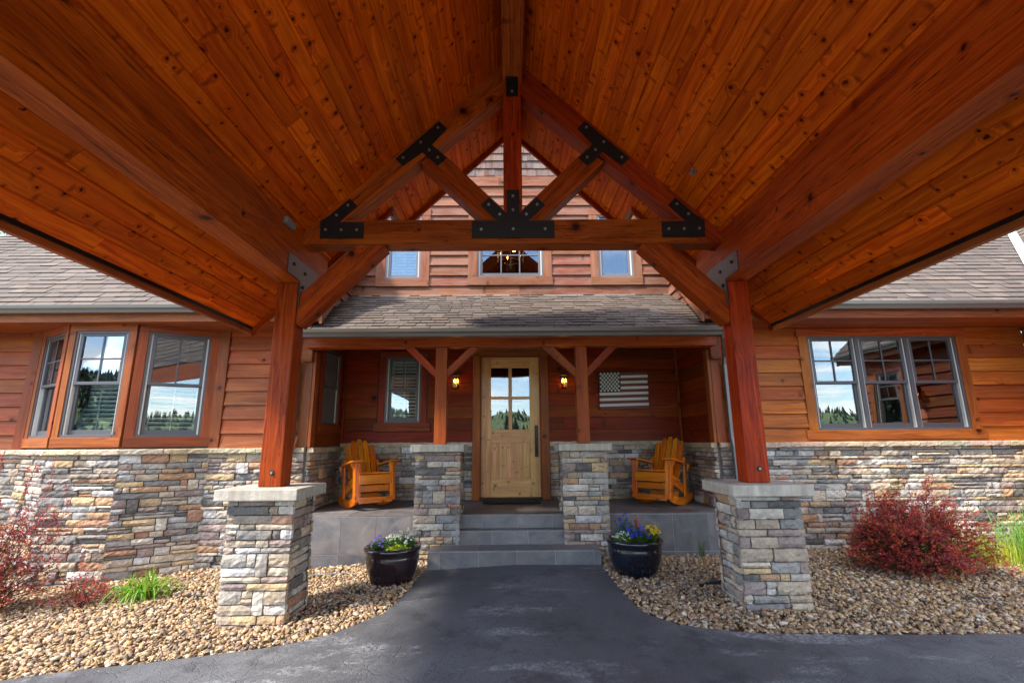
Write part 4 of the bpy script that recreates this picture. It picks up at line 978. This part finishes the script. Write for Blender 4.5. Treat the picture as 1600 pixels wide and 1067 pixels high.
# wing wall on the far right, turned towards the drive
wg = MB(); wallcore(wg, (6.6, 5.99, 0), -UY, -UX, 2.8, -1.8, 1.6, [(1.95, 2.5, .2, 1.15)]); wg.build('wall', M['mortar'], hs)
wg = MB(); wg.prism([(6.72, 3.19, -1.8), (11.5, 3.19, -1.8), (11.5, 3.19, 5.0), (10.2, 3.19, 5.0), (6.72, 3.19, 1.8)], (0, .1, 0)); wg.build('wall', M['mortar'], hs)
wg = MB(); siding(wg, (6.6, 5.95, 0), -UY, -UX, 2.76, zr, 1.40, holes=[(1.81, 2.56, .1, 1.25)], rng=rngS); wg.build('siding', M['side_l'], hs)
wg = MB(); siding(wg, (6.62, 3.19, 0), UX, -UY, 4.8, zr, 4.8, rng=rngS, clip=lambda z: (max(0, (z - 1.5) / .9 - .1), 4.8)); wg.build('siding', M['side_l'], hs)
wg = MB(); stones(wg, (6.6, 5.97, ZB), -UY, -UX, 2.8, zr - .062 - ZB, rngS, **STW); wg.build('stone_veneer', M['stone'], hs)
wg = MB(); stones(wg, (6.6, 3.19, ZB), UX, -UY, 4.8, zr - .062 - ZB, rngS, **STW); wg.build('stone_veneer', M['stone'], hs)
trb(6.56, 6.64, 3.15, 3.19, zr, 1.40, 'z')
window((6.6, 5.99 - 1.95, .2), -UY, -UX, .55, .95, cas=(.09, .09, .1, .1))

# ================================================================== THINGS ON THE PORCH
def lantern(loc, rz, label, group='wall lanterns by the house doors'):
    t = thing('wall_lantern', label, 'lantern', loc, rz, group, local=True)   # local: wall plane y=0, projects to -y
    m = MB(); m.bx(-.035, .035, -.012, 0, -.02, .12, 'z'); m.tube([(0, -.012, .09), (0, -.05, .125), (0, -.085, .125), (0, -.085, .11)], .008, 8); m.build('bracket', M['bronze'], t, .003)
    m = MB(); c = -.085
    for sx in (-1, 1):
        for sy in (-1, 1): m.tube([(sx * .038, c + sy * .038, -.11), (sx * .058, c + sy * .058, .075)], .005, 6)
    for z, r_ in ((-.11, .045), (.075, .063)):
        m.bx(-r_, r_, c - r_, c + r_, z - .006, z + .004)
    m.prism([(-.06, c - .06, .08), (.06, c - .06, .08), (.06, c + .06, .08), (-.06, c + .06, .08)], (0, 0, .012)); m.bx(-.03, .03, c - .03, c + .03, .092, .112); m.bx(-.012, .012, c - .012, c + .012, -.135, -.116)
    for x in (-.02, .02): m.tube([(x, c, -.105), (x, c, -.03)], .008, 8)
    m.build('cage', M['bronze'], t, .002)
    m = MB()
    for k in range(4):
        a = k * math.pi / 2; ca, sa = math.cos(a), math.sin(a); rot = lambda x, y: (x * ca - y * sa, c + x * sa + y * ca)
        P = [(*rot(-.037, .037), -.104), (*rot(.037, .037), -.104), (*rot(.055, .055), .07), (*rot(-.055, .055), .07)]
        q = V((*rot(0, .002), 0)) - V((0, c, 0)); m.prism(P, q)
    m.build('glass', M['lglass'], t)
    for x in (-.02, .02):
        m = MB(); m.lathe([(.004, 0), (.011, .012), (.0125, .024), (.008, .042), (.001, .06)], (x, c, -.03), 12); m.build('bulb', M['bulb'], t, smooth=True)
    return t
lantern((-.818, 7.07, .885), 0, 'lit bronze wall lantern to the left of the front door', )
lantern((.77, 7.07, .88), 0, 'lit bronze wall lantern between the front door and the wooden flag')
lantern((6.57, 4.42, .70), R(-90), 'wall lantern on the side wing, seen mirrored in the right hand windows')

fl = thing('wooden_flag', 'weathered wooden American flag hung on the porch wall right of the door', 'flag', (1.65, 7.06, .73), R(0))
FW, FH = .715, .535; fx, fz = 1.65 - FW / 2, .73 - FH / 2; sh = lambda x, z: (x - .012 * (z - fz) / FH * -1 - .006, 7.045, z + (x - fx) * .022 - .01)
M['flagw'] = simple('flag_white', (.62, .59, .52), .6, 0, 30, .35, .1); M['flagr'] = simple('flag_maroon', (.16, .028, .025), .6, 0, 30, .4, .1); M['flagb'] = simple('flag_navy', (.012, .013, .022), .6, 0, 30, .4, .1)
def fq(mb, x0, x1, z0, z1, y, th):
    P = [sh(x0, z0), sh(x1, z0), sh(x1, z1), sh(x0, z1)]; mb.prism([(p[0], y, p[2]) for p in P], (0, th, 0))
for col_, par in (('flagr', 0), ('flagw', 1)):
    for k in range(13):
        if k % 2 != par: continue
        m = MB(); z1 = fz + FH - k * FH / 13; z0 = z1 - FH / 13; x0 = fx + (FW * .44 if k < 7 else 0); wob = .004 if k % 3 else -.003
        fq(m, x0, fx + FW + wob, z0 + .002, z1 - .002, 7.03, .025); m.build('stripe', M[col_], fl, .002)
m = MB(); fq(m, fx - .008, fx + FW * .44 - .004, fz + FH * 6 / 13 + .004, fz + FH + .008, 7.022, .03); ca = m.build('canton', M['flagb'], fl, .002)
m = MB(); cw_, ch_ = FW * .44, FH * 7 / 13
for r_ in range(9):
    nn = 6 if r_ % 2 == 0 else 5
    for k in range(nn):
        cx = fx + cw_ * (k + .5 + (0 if nn == 6 else .5)) / 6 - .006; cy = fz + FH - ch_ * (r_ + .62) / 9.3 + .006; pts = []
        for q in range(10):
            rr_ = .0235 if q % 2 == 0 else .0105; an = math.pi / 2 + q * math.pi / 5; p = sh(cx + rr_ * math.cos(an), cy + rr_ * math.sin(an)); pts.append((p[0], 7.022, p[2]))
        m.prism(pts, (0, -.004, 0))
m.build('stars', M['flagw'], ca)

m = MB(); m.bx(-.40, .37, 6.62, 6.96, -.7915, -.779); mt = m.build('door_mat', M['matt'], None, .003, label='thin black rubber doormat on the slate tiles in front of the door', cat='doormat')

def rocking_chair(loc, rz, label):
    """adirondack rocker: faces -y, floor z=0"""
    t = thing('rocking_chair', label, 'rocking chair', loc, rz, 'adirondack rocking chairs on the porch', local=True); W_ = M['chair']
    for sx in (-1, 1):
        m = MB(); x = sx * .262; P = []
        for k in range(11):
            y = -.34 + .86 * k / 10; P.append((x, y, .0 + .42 * (y - .03) ** 2))
        for k in range(10, -1, -1):
            y = -.34 + .86 * k / 10; P.append((x, y, .095 + .36 * (y - .03) ** 2))
        m.prism(P, (sx * .026, 0, 0)); m.build('rocker', W_, t, .003)
        m = MB(); x = sx * .29; m.bx(min(x, x + sx * .03), max(x, x + sx * .03), -.335, -.235, .05, .53, 'z'); m.build('front_leg', W_, t, .003)
        m = MB(); m.bx(*sorted((sx * .235, sx * .289)), -.338, -.312, .07, .53, 'z'); m.build('leg_face', W_, t, .003)
        m = MB(); m.prism([(sx * .225, -.40, .532), (sx * .385, -.40, .532), (sx * .40, -.30, .532), (sx * .36, .05, .532), (sx * .31, .34, .532), (sx * .245, .34, .532), (sx * .235, -.1, .532)], (0, 0, .022)); m.build('armrest', W_, t, .004)
        m = MB(); m.prism([(sx * .321, -.30, .53), (sx * .321, -.30, .42), (sx * .385, -.30, .53)], (0, .022, 0)); m.build('arm_bracket', W_, t, .002); m = MB(); m.prism([(sx * .32, .26, .53), (sx * .32, .26, .44), (sx * .36, .26, .53)], (0, .022, 0)); m.build('arm_bracket', W_, t, .002)
        m = MB(); m.bx(*sorted((sx * .268, sx * .292)), .23, .30, .12, .60, 'z'); m.build('back_post', W_, t, .003)
        m = MB(); x = sx * .235; m.prism([(x, -.33, .30), (x, -.33, .385), (x, .12, .30), (x, .48, .17), (x, .46, .08), (x, .1, .20)], (sx * .026, 0, 0)); m.build('side_rail', W_, t, .003)
    m = MB(); m.bx(-.262, .262, -.345, -.322, .26, .375); m.build('apron', W_, t, .003)
    m = MB(); m.bx(-.234, .234, -.30, -.278, .17, .25); m.build('stretcher', W_, t, .003)
    m = MB(); m.bx(-.262, .262, -.342, -.318, .03, .10); m.build('stretcher', W_, t, .003)
    m = MB(); m.bx(-.234, .234, .10, .122, .08, .17); m.build('stretcher', W_, t, .003)
    m = MB(); P0 = V((0, -.345, .388)); P1 = V((0, .13, .300)); d_ = P1 - P0; nrm = V((0, -d_.z, d_.y)).normalized()
    for k in range(6): m.ob(P0 + d_ * (k / 6) + V((-.262, 0, 0)), (.524, 0, 0), d_ * (.92 / 6), nrm * .018)
    m.build('seat', W_, t, .002)
    m = MB(); b0 = V((0, .10, .27)); bd = V((0, .32, .80)).normalized(); bn_ = V((0, bd.z, -bd.y))
    for k, ln in zip(range(-2, 3), (.60, .665, .69, .665, .60)):
        xc = k * .091; fan = k * .012; A = b0 + V((xc, 0, 0)); e = bd * ln + V((fan, 0, 0)); wd = V((.040, 0, 0)); s_ = .035 if abs(k) == 2 else (.018 if abs(k) == 1 else 0); kk = -1 if k < 0 else 1
        tl_ = A - wd * 1.02 + e; tr_ = A + wd * 1.02 + e; mid = A + e + bd * .012
        if kk < 0: tl_ = tl_ - bd * s_
        else: tr_ = tr_ - bd * s_
        m.prism([A - wd * .9, A + wd * .9, tr_ - bd * .012, mid + wd * .5, mid - wd * .5, tl_ - bd * .012], bn_ * .02)
    m.build('backrest', W_, t, .002)
    m = MB(); q = b0 + bd * .12 + bn_ * .021; m.ob(q - V((.235, 0, 0)), (.47, 0, 0), bd * .07, bn_ * .02); q = b0 + bd * .34 + bn_ * .021; m.ob(q - V((.29, 0, 0)), (.58, 0, 0), bd * .06, bn_ * .02); m.build('back_rail', W_, t, .002)
    return t
ch1 = rocking_chair((-1.86, 6.40, -.785), R(33), 'orange cedar rocking chair left of the door, beneath the dark porch window')
ch1.scale = (.80, .88, .97); ch1.rotation_euler = (R(-8), 0, R(36))
ch2 = copy_tree(ch1); ch2.location = (1.90, 6.42, -.785); ch2.rotation_euler = (R(-8), 0, R(-42)); ch2.scale = (.80, .88, .97); ch2['label'] = 'orange cedar rocking chair in the right corner of the porch, below the wooden flag'
t = thing('side_table', 'low orange cedar table almost hidden behind the stone pillar right of the door', 'table', (.86, 6.75, -.79), 0, local=True)
m = MB()
for k in range(4): m.bx(-.20, .20, -.2 + k * .1, -.2 + k * .1 + .093, .31, .33)
m.build('tabletop', M['chair'], t, .003)
for sx in (-1, 1):
    for sy in (-1, 1): m = MB(); m.bx(*sorted((sx * .15, sx * .19)), *sorted((sy * .14, sy * .19)), 0, .309, 'z'); m.build('leg', M['chair'], t, .003)

# ---- flower pots
def pot(loc, label, col_):
    t = thing('flower_pot', label, 'flower pot', loc, 0, 'glazed pots at the foot of the steps', local=True)
    m = MB(); m.lathe([(.0, .0), (.172, .0), (.186, .01), (.212, .07), (.240, .15), (.256, .225), (.259, .262), (.256, .270), (.257, .278), (.261, .298), (.270, .312), (.275, .325), (.272, .342), (.258, .350), (.240, .346), (.232, .33), (.232, .30), (.2, .29), (0, .29)], n=64, c=col_)
    m.build('pot', M['glaze'], t, smooth=True)
    m = MB(); m.lathe([(.0, .305), (.12, .308), (.233, .30), (.233, .28)], n=32, c=(.03, .02, .015)); m.build('soil', M['bark'], t, smooth=True)
    return t
POTS = [((-1.19, 4.99, g(-1.19, 5) - .01), (.016, .008, .011)), ((1.175, 4.99, g(1.2, 5) - .01), (.005, .007, .014))]
pot(POTS[0][0], 'dark plum glazed flower pot on the gravel left of the steps', POTS[0][1]); pot(POTS[1][0], 'dark blue glazed flower pot on the gravel right of the steps', POTS[1][1])
def leafq(mb, p, d, up, L, W_, c, bend=.3):
    """small folded leaf: two quads"""
    d = d.normalized(); s_ = d.cross(up)
    if s_.length < 1e-3: s_ = V((1, 0, 0))
    s_ = s_.normalized(); n_ = s_.cross(d)
    a = p + d * L * .5 + s_ * W_ * .5 + n_ * W_ * .15; b = p + d * L * .5 - s_ * W_ * .5 + n_ * W_ * .15; e = p + d * L - n_ * L * bend * .5; k = len(mb.v)
    m_ = p + d * L * .5 - n_ * L * bend * .1
    mb.v += [tuple(p), tuple(a), tuple(e), tuple(b), tuple(m_)]
    mb.f += [(k, k + 1, k + 4), (k + 1, k + 2, k + 4), (k + 4, k + 2, k + 3), (k, k + 4, k + 3)]; mb.uv += [(0, 0)] * 12; mb.c += [c] * 4
def rdir(r, zmin=-1):
    while True:
        v = V((r.uniform(-1, 1), r.uniform(-1, 1), r.uniform(zmin, 1)))
        if .05 < v.length < 1: return v.normalized()
def vary(r, c, a=.25): f_ = r.uniform(1 - a, 1 + a); return tuple(min(1, max(0, x * f_ * r.uniform(.9, 1.1))) for x in c)
def flowers(name, label, ctr, rad, h, leafc, petc, nl, nf, seed, fs=.011, spike=False, pl=5, cent=None):
    r = random.Random(seed); t = thing(name, label, 'flowers', ctr, 0, local=True); m = MB(); f_ = MB(); st = MB()
    for k in range(int(nl / 5)):
        an = r.uniform(0, 6.28); rr_ = rad * math.sqrt(r.random()); base = V((rr_ * .6 * math.cos(an), rr_ * .6 * math.sin(an) * .8, 0)); tip = V((rr_ * math.cos(an), rr_ * math.sin(an) * .85, h * r.uniform(.5, 1) * (1 - .4 * (rr_ / rad) ** 2)))
        st.tube([base, (base + tip) * .5 + V((0, 0, .01)), tip], .0013, 4, (.08, .16, .03), cap=False)
        for q in range(14):
            s_ = r.random(); p = base.lerp(tip, s_) + V((r.gauss(0, .008), r.gauss(0, .008), 0)); leafq(m, p, rdir(r, -.1), UZ, r.uniform(.014, .026), r.uniform(.006, .012), vary(r, leafc, .35))
    for k in range(nf):
        an = r.uniform(0, 6.28); rr_ = rad * math.sqrt(r.random()); z = h * (.96 - .42 * (rr_ / rad) ** 2) * (r.uniform(.7, 1.18) if spike else r.uniform(.85, 1.08)); p = V((rr_ * math.cos(an), rr_ * math.sin(an) * .85, z))
        d = (V((p.x, p.y, 0)) * 1.2 + V((0, -.06, .12)) + rdir(r) * .07).normalized(); a = d.orthogonal().normalized(); b = d.cross(a); c = vary(r, petc, .2); s0 = fs * r.uniform(.7, 1.2)
        for q in range(pl):
            an2 = q * 2 * math.pi / pl; e1 = a * math.cos(an2) + b * math.sin(an2); e2 = a * math.cos(an2 + 1.1) + b * math.sin(an2 + 1.1)
            k0 = len(f_.v); f_.v += [tuple(p), tuple(p + e1 * s0 + d * s0 * .25), tuple(p + (e1 + e2).normalized() * s0 * 1.15 + d * s0 * .1), tuple(p + e2 * s0 + d * s0 * .25)]; f_.f.append((k0, k0 + 1, k0 + 2, k0 + 3)); f_.uv += [(0, 0)] * 4; f_.c.append(c)
        if cent: k0 = len(f_.v); q0 = p + d * .0025; f_.v += [tuple(q0 + a * s0 * .3), tuple(q0 + b * s0 * .3), tuple(q0 - a * s0 * .3), tuple(q0 - b * s0 * .3)]; f_.f.append((k0, k0 + 1, k0 + 2, k0 + 3)); f_.uv += [(0, 0)] * 4; f_.c.append(cent)
    m.build('leaves', M['leaf'], t); f_.build('blossoms', M['petal'], t); st.build('stems', M['bark'], t)
GL, GD = (.20, .36, .035), (.07, .17, .025)
for k, (P_, _c) in enumerate(POTS):
    x, y, z = P_; z += .30
    if k == 0:
        flowers('lobelia', 'violet blue lobelia at the left rim of the plum pot', (x - .12, y - .03, z), .11, .14, GD, (.14, .08, .42), 420, 46, 1, .010, True)
        flowers('alyssum', 'white flowering alyssum mound in the middle of the plum pot', (x + .0, y + .06, z), .11, .15, GL, (.66, .70, .62), 420, 70, 2, .008, False, 4)
        flowers('white_bacopa', 'tall loose green plant with white blossoms at the right of the plum pot', (x + .12, y + .02, z), .12, .19, GD, (.72, .72, .70), 560, 40, 3, .011, True)
        flowers('creeping_greens', 'lime green foliage with yellow blooms along the front rim of the plum pot', (x + .08, y - .13, z), .12, .08, (.30, .46, .04), (.80, .66, .04), 420, 14, 4, .013)
    else:
        flowers('alyssum', 'white flowering alyssum at the left rim of the blue pot', (x - .12, y - .06, z), .11, .12, GL, (.72, .74, .66), 420, 80, 5, .008, False, 4)
        flowers('lobelia', 'deep blue lobelia spilling in the centre of the blue pot', (x + .03, y - .06, z), .13, .17, GD, (.045, .05, .55), 560, 90, 6, .010, True)
        flowers('lobelia', 'tall airy blue lobelia at the back left of the blue pot', (x - .07, y + .10, z), .10, .25, GD, (.06, .05, .50), 300, 46, 7, .010, True)
        flowers('viola', 'small yellow violas with dark centres at the right of the blue pot', (x + .17, y + .0, z), .09, .17, GL, (.85, .62, .03), 320, 46, 8, .015, False, 5, (.06, .02, .01))
        flowers('celosia', 'single orange plume flower standing above the blue pot', (x + .06, y + .10, z), .016, .22, GD, (.80, .14, .02), 60, 16, 9, .013, True)

# ---- barberry shrubs
def barberry(loc, label, seed, W_, D_p, H, nst, skew=0.0, green=.1, dark=1.0, spikes=3):
    """dense twiggy mound: main stems, side sprays spread through its whole volume, small leaves along every spray"""
    r = random.Random(seed); t = thing('barberry_shrub', label, 'shrub', loc, 0, 'red leaved barberry shrubs against the stone wall', local=True); m = MB(); st = MB()
    lump = [(r.uniform(0, 6.28), r.uniform(.12, .3), r.randint(2, 5)) for _ in range(4)]
    def edge(an, el): return 1 + sum(a * .55 * math.sin(n * an + p + el * 3) for p, a, n in lump)
    for k in range(nst):
        an = r.uniform(0, 6.28); ct = r.random() ** .8; rad = (r.random() ** .38) * edge(an, ct)
        sn = math.sqrt(max(0, 1 - ct * ct * .9)); tip = V((math.cos(an) * sn * W_ * .5 * rad + skew * rad * .4, math.sin(an) * sn * D_p * .5 * rad, .03 + H * (.08 + .92 * ct) * rad))
        if k < spikes: tip = V((r.uniform(-.3, .25) * W_, r.uniform(-.1, .1), H * r.uniform(1.12, 1.3)))
        root = V((r.gauss(0, .05), r.gauss(0, .04), 0)); out_d = (tip - V((0, 0, H * .25))).normalized()
        L = r.uniform(.10, .20) if k >= spikes else .3; d0 = (out_d * .8 + rdir(r) * .6 + UZ * .05).normalized() if k >= spikes else UZ
        a = tip - d0 * L
        if k % 5 == 0 or k < spikes: st.tube([root, root.lerp(a, .5) + UZ * .05, a, tip], [.005, .0035, .002, .0008], 4, vary(r, (.13, .055, .04)), cap=False)
        else: st.tube([a - d0 * .05, tip], [.0014, .0006], 3, (.12, .05, .04), cap=False)
        depth = min(1, rad); hue = r.random()
        base = (.50, .070, .055) if hue < .42 else ((.30, .055, .065) if hue < .70 else ((.52, .13, .05) if hue < .93 else (.20, .16, .04)))
        if depth < .72 and r.random() < green * 4: base = (.075, .10, .018)
        nn = int(L / .0095) if k >= spikes else 44
        sag = r.uniform(0, .06)
        for q in range(nn):
            s_ = (q + r.random()) / nn; p = a.lerp(tip, s_) + UZ * (-sag * s_ * s_) + rdir(r) * .004
            c = vary(r, base, .35); c = tuple(min(.9, x * dark * 1.3) for x in c)
            leafq(m, p + rdir(r) * .012, (rdir(r, -.2) + d0 * .2), UZ, r.uniform(.018, .031), r.uniform(.013, .021), c)
    m.build('leaves', M['leaf'], t); st.build('stems', M['bark'], t)
barberry((3.95, 5.02, g(4.1, 5)), 'round dark red barberry shrub in front of the right hand stone wall', 12, 1.55, .95, .76, 1900, .05, .12)
barberry((-4.80, 4.72, g(-4.6, 4.7)), 'spreading purple red barberry shrub at the foot of the bay window', 13, 1.35, .8, 1.12, 560, .0, .03, .72, 9)
barberry((-3.98, 4.80, g(-4, 4.9)), 'low sparse barberry sprig between the big purple shrub and the daylily', 14, .6, .4, .40, 55, 0, .02, .85, 1)
# ---- grasses
def blades(name, label, cat, loc, n, L, W_, spread, c1, c2, seed, droop=.6, upright=.5, rx=.12, ry=.1):
    r = random.Random(seed); t = thing(name, label, cat, loc, 0, local=True); m = MB()
    for k in range(n):
        an = r.uniform(0, 6.28); lean = r.uniform(.1, 1) * spread; l_ = L * r.uniform(.6, 1.1); p = V((r.gauss(0, rx), r.gauss(0, ry), 0)); d = V((math.cos(an), math.sin(an), 0)); side = d.cross(UZ); w0 = W_ * r.uniform(.7, 1.2)
        c = vary(r, tuple(a + (b - a) * r.random() for a, b in zip(c1, c2)), .2); base = len(m.v); N_ = 7
        for i in range(N_ + 1):
            s_ = i / N_; q = p + d * (lean * l_ * s_ ** 1.4) + UZ * (l_ * (s_ * upright * 2 - droop * s_ * s_ * s_ * lean * 1.4)); ww = w0 * (1 - s_ ** 2.2) * .5 + .0004
            m.v += [tuple(q - side * ww + UZ * ww * .5), tuple(q), tuple(q + side * ww + UZ * ww * .5)]
        for i in range(N_):
            b = base + i * 3
            for o_ in (0, 1): m.f.append((b + o_, b + o_ + 1, b + o_ + 4, b + o_ + 3)); m.uv += [(0, 0)] * 4; m.c.append(c)
    m.build('blades', M['leaf'], t)
    return t
blades('daylily', 'small bright green daylily tuft standing in the gravel below the bay window', 'daylily', (-3.50, 4.92, g(-3.5, 4.9)), 120, .46, .022, .95, (.16, .33, .03), (.34, .50, .05), 21, .8, .42, .09, .06)
blades('daylily', 'single small green sprout beside the left stone pier', 'daylily', (-2.62, 4.55, g(-2.6, 4.5)), 7, .09, .008, .8, (.2, .3, .04), (.3, .4, .05), 27, .6, .4, .015, .015)
blades('ornamental_grass', 'tall bright green ornamental grass at the right end of the stone wall', 'grass clump', (5.55, 5.30, g(5.5, 5.3)), 420, .78, .008, .55, (.14, .34, .05), (.26, .48, .08), 22, .9, .5, .18, .14)
blades('low_grass', 'short yellow green grass patch between the red shrub and the tall grass', 'grass clump', (5.05, 5.42, g(5, 5.4)), 420, .34, .006, .4, (.34, .46, .04), (.55, .58, .07), 23, .6, .5, .22, .16)
blades('low_grass', 'thin yellow green grass tuft growing out of the low patch beside the tall grass', 'grass clump', (5.35, 5.02, g(5.3, 5)), 160, .22, .006, .5, (.34, .46, .04), (.55, .56, .1), 24, .6, .5, .18, .1)
blades('weed', 'narrow grass weed leaning on the tiled porch front behind the right stone pier', 'weed', (2.07, 5.62, g(2, 5.6)), 9, .30, .008, .5, (.06, .12, .02), (.10, .18, .03), 25, .5, .5, .02, .02)
# ---- drip hoses and twigs on the gravel
def hose(pts, label, r_=.009, c='hose', nm='drip_hose', cat='hose'):
    P = [V((x, y, g(x, y) + z)) for x, y, z in pts]; m = MB(); m.tube(P, r_, 8, (.30, .22, .15)); m.build(nm, M[c], None, smooth=True, label=label, cat=cat)
hose([(-2.25, 5.33, .03), (-2.0, 5.30, .035), (-1.75, 5.32, .03), (-1.62, 5.34, .015)], 'grey drip hose lying on the gravel behind the left stone pier', .010, 'down')
hose([(1.62, 4.58, .02), (1.75, 4.63, .035), (1.95, 4.70, .03)], 'black pipe end on the gravel beside the right stone pier', .014)
hose([(3.55, 4.22, .025), (3.72, 4.24, .035), (3.88, 4.25, .03), (3.95, 4.22, .01)], 'black drip hose in the gravel in front of the red shrub', .008)
hose([(-3.10, 4.86, .03), (-2.96, 4.87, .035), (-2.85, 4.83, .02)], 'black drip emitter beside the daylily', .009)
hose([(1.35, 5.0, .03), (1.6, 4.96, .05), (1.85, 5.1, .04), (2.0, 5.2, .035)], 'thin dry twig lying on the gravel behind the blue pot', .004, 'bark', 'twig', 'twig')
hose([(1.3, 4.72, .03), (1.45, 4.68, .04), (1.62, 4.62, .03)], 'thin dry twig lying between the blue pot and the black pipe end', .0035, 'bark', 'twig', 'twig')
hose([(-4.15, 4.42, .03), (-4.0, 4.45, .04), (-3.85, 4.42, .035)], 'thin dry twig beside the purple barberry shrub', .004, 'bark', 'twig', 'twig')

# ---- chandelier in the upstairs room
t = thing('chandelier', 'lit candle chandelier hanging behind the centre upper window', 'chandelier', (0, 7.75, 3.35), 0, local=True)
m = MB(); m.tube([(0, 0, .35), (0, 0, -.45)], .012, 8)
for z, r_ in ((.0, .22), (-.32, .15)):
    pts = [V((r_ * math.cos(a * math.pi / 12), r_ * math.sin(a * math.pi / 12), z)) for a in range(25)]; m.tube(pts, .008, 6, cap=False)
for k in range(8):
    a = k * math.pi / 4; m.tube([(.22 * math.cos(a), .22 * math.sin(a), .1), (.22 * math.cos(a), .22 * math.sin(a), -.34)], .012, 6)
m.build('frame', M['galv'], t)
for k in range(8):
    a = k * math.pi / 4 + .3; m = MB(); m.lathe([(.003, 0), (.012, .015), (.012, .03), (.001, .06)], (.17 * math.cos(a), .17 * math.sin(a), -.08 if k % 2 else -.22), 10); m.build('bulb', M['bulb'], t, smooth=True)

# ================================================================== BEYOND
def conifer(mb, x, y, z, h, r, c):
    n = 7; lv = 5
    for i in range(lv):
        z0 = z + h * (.08 + .17 * i); z1 = z0 + h * .30; rr_ = h * .25 * (1 - i / (lv + .3)) * r.uniform(.8, 1.2); b = len(mb.v)
        for k in range(n):
            a = 2 * math.pi * (k + r.random() * .5) / n; q = rr_ * r.uniform(.7, 1.2); mb.v.append((x + q * math.cos(a), y + q * math.sin(a), z0 + r.uniform(-.03, .03) * h))
        mb.v.append((x, y, min(z1, z + h)))
        for k in range(n): mb.f.append((b + k, b + (k + 1) % n, b + n)); mb.uv += [(0, 0)] * 3; mb.c.append(vary(r, c, .25))
hx = np.linspace(-900, 900, 61); hy = np.linspace(-60, -900, 24)
def hz(x, y):
    d = (-y - 60) / 840.0
    return -3 + 25 * min(1, max(0, (d - .12)) * 2.4) ** 1.3 * (1 + .30 * math.sin(x / 160 + .6) + .16 * math.sin(x / 63.0 + 2)) + 1.5 * math.sin(x / 21.0) * min(1, d * 4) + 44 * min(1, max(0, d - .05) * 3) / (1 + math.exp((x + 170) / 35.0))
setp(mesh_obj('hill', [(x, y, hz(x, y)) for y in hy for x in hx], [(j * 61 + i, j * 61 + i + 1, (j + 1) * 61 + i + 1, (j + 1) * 61 + i) for j in range(23) for i in range(60)], M['hill'], smooth=True), kind='structure')
r = random.Random(77); m = MB(); k = 0
while k < 11000:
    x = r.uniform(-800, 800); y = -r.uniform(150, 640); dens = (.95 if x < -130 else .55) + (.1 if x < -130 else .5) * math.sin(x / 38.0 + math.sin(y / 45.0) * 2) * math.sin(y / 52.0 + 1)
    near = y > -190
    if r.random() > dens * dens * (1.0 if not near else .35) : continue
    if near and abs(x) < 40 and r.random() < .8: continue
    conifer(m, x, y, hz(x, y) - .5, r.choice([.5, .8, 1, 1.2, 1.7]) * r.uniform(3, 6) * (1.35 if x < -150 else 1), r, (.040, .066, .030)); k += 1
m.build('forest', M['leaf'], None, kind='stuff', label='distant conifers dotted over the meadow hillside facing the house, seen only in the window reflections', cat='forest')
# tree behind the left roof
def broad_tree(loc, label, seed, H=9.0):
    r = random.Random(seed); t = thing('tree', label, 'tree', loc, 0, 'trees behind the house', local=True); m = MB(); lf = MB()
    m.tube([(0, 0, 0), (.1, 0, H * .3), (0, .1, H * .6), (.1, 0, H * .85)], [.22, .17, .1, .03], 8)
    for k in range(34):
        z = H * r.uniform(.25, .85); a = r.uniform(0, 6.28); L = H * .32 * (1.15 - z / H) + .4; d = V((math.cos(a), math.sin(a), .45)).normalized(); p0 = V((.05, 0, z)); tip = p0 + d * L
        m.tube([p0, p0.lerp(tip, .5) + UZ * .1, tip], [.05, .03, .008], 5, cap=False)
        for q in range(20):
            c0 = p0.lerp(tip, r.uniform(.3, 1.05)) + rdir(r) * r.uniform(0, .45)
            cc = vary(r, (.28, .40, .08), .4)
            for w_ in range(8): leafq(lf, c0 + rdir(r) * r.uniform(0, .28), rdir(r), UZ, r.uniform(.09, .15), r.uniform(.05, .08), vary(r, cc, .2))
    m.build('trunk', M['bark'], t); lf.build('crown', M['leaf'], t)
broad_tree((-15.8, 14.6, -1.6), 'leafy green tree just showing above the roof at the left edge', 5, 9.6)
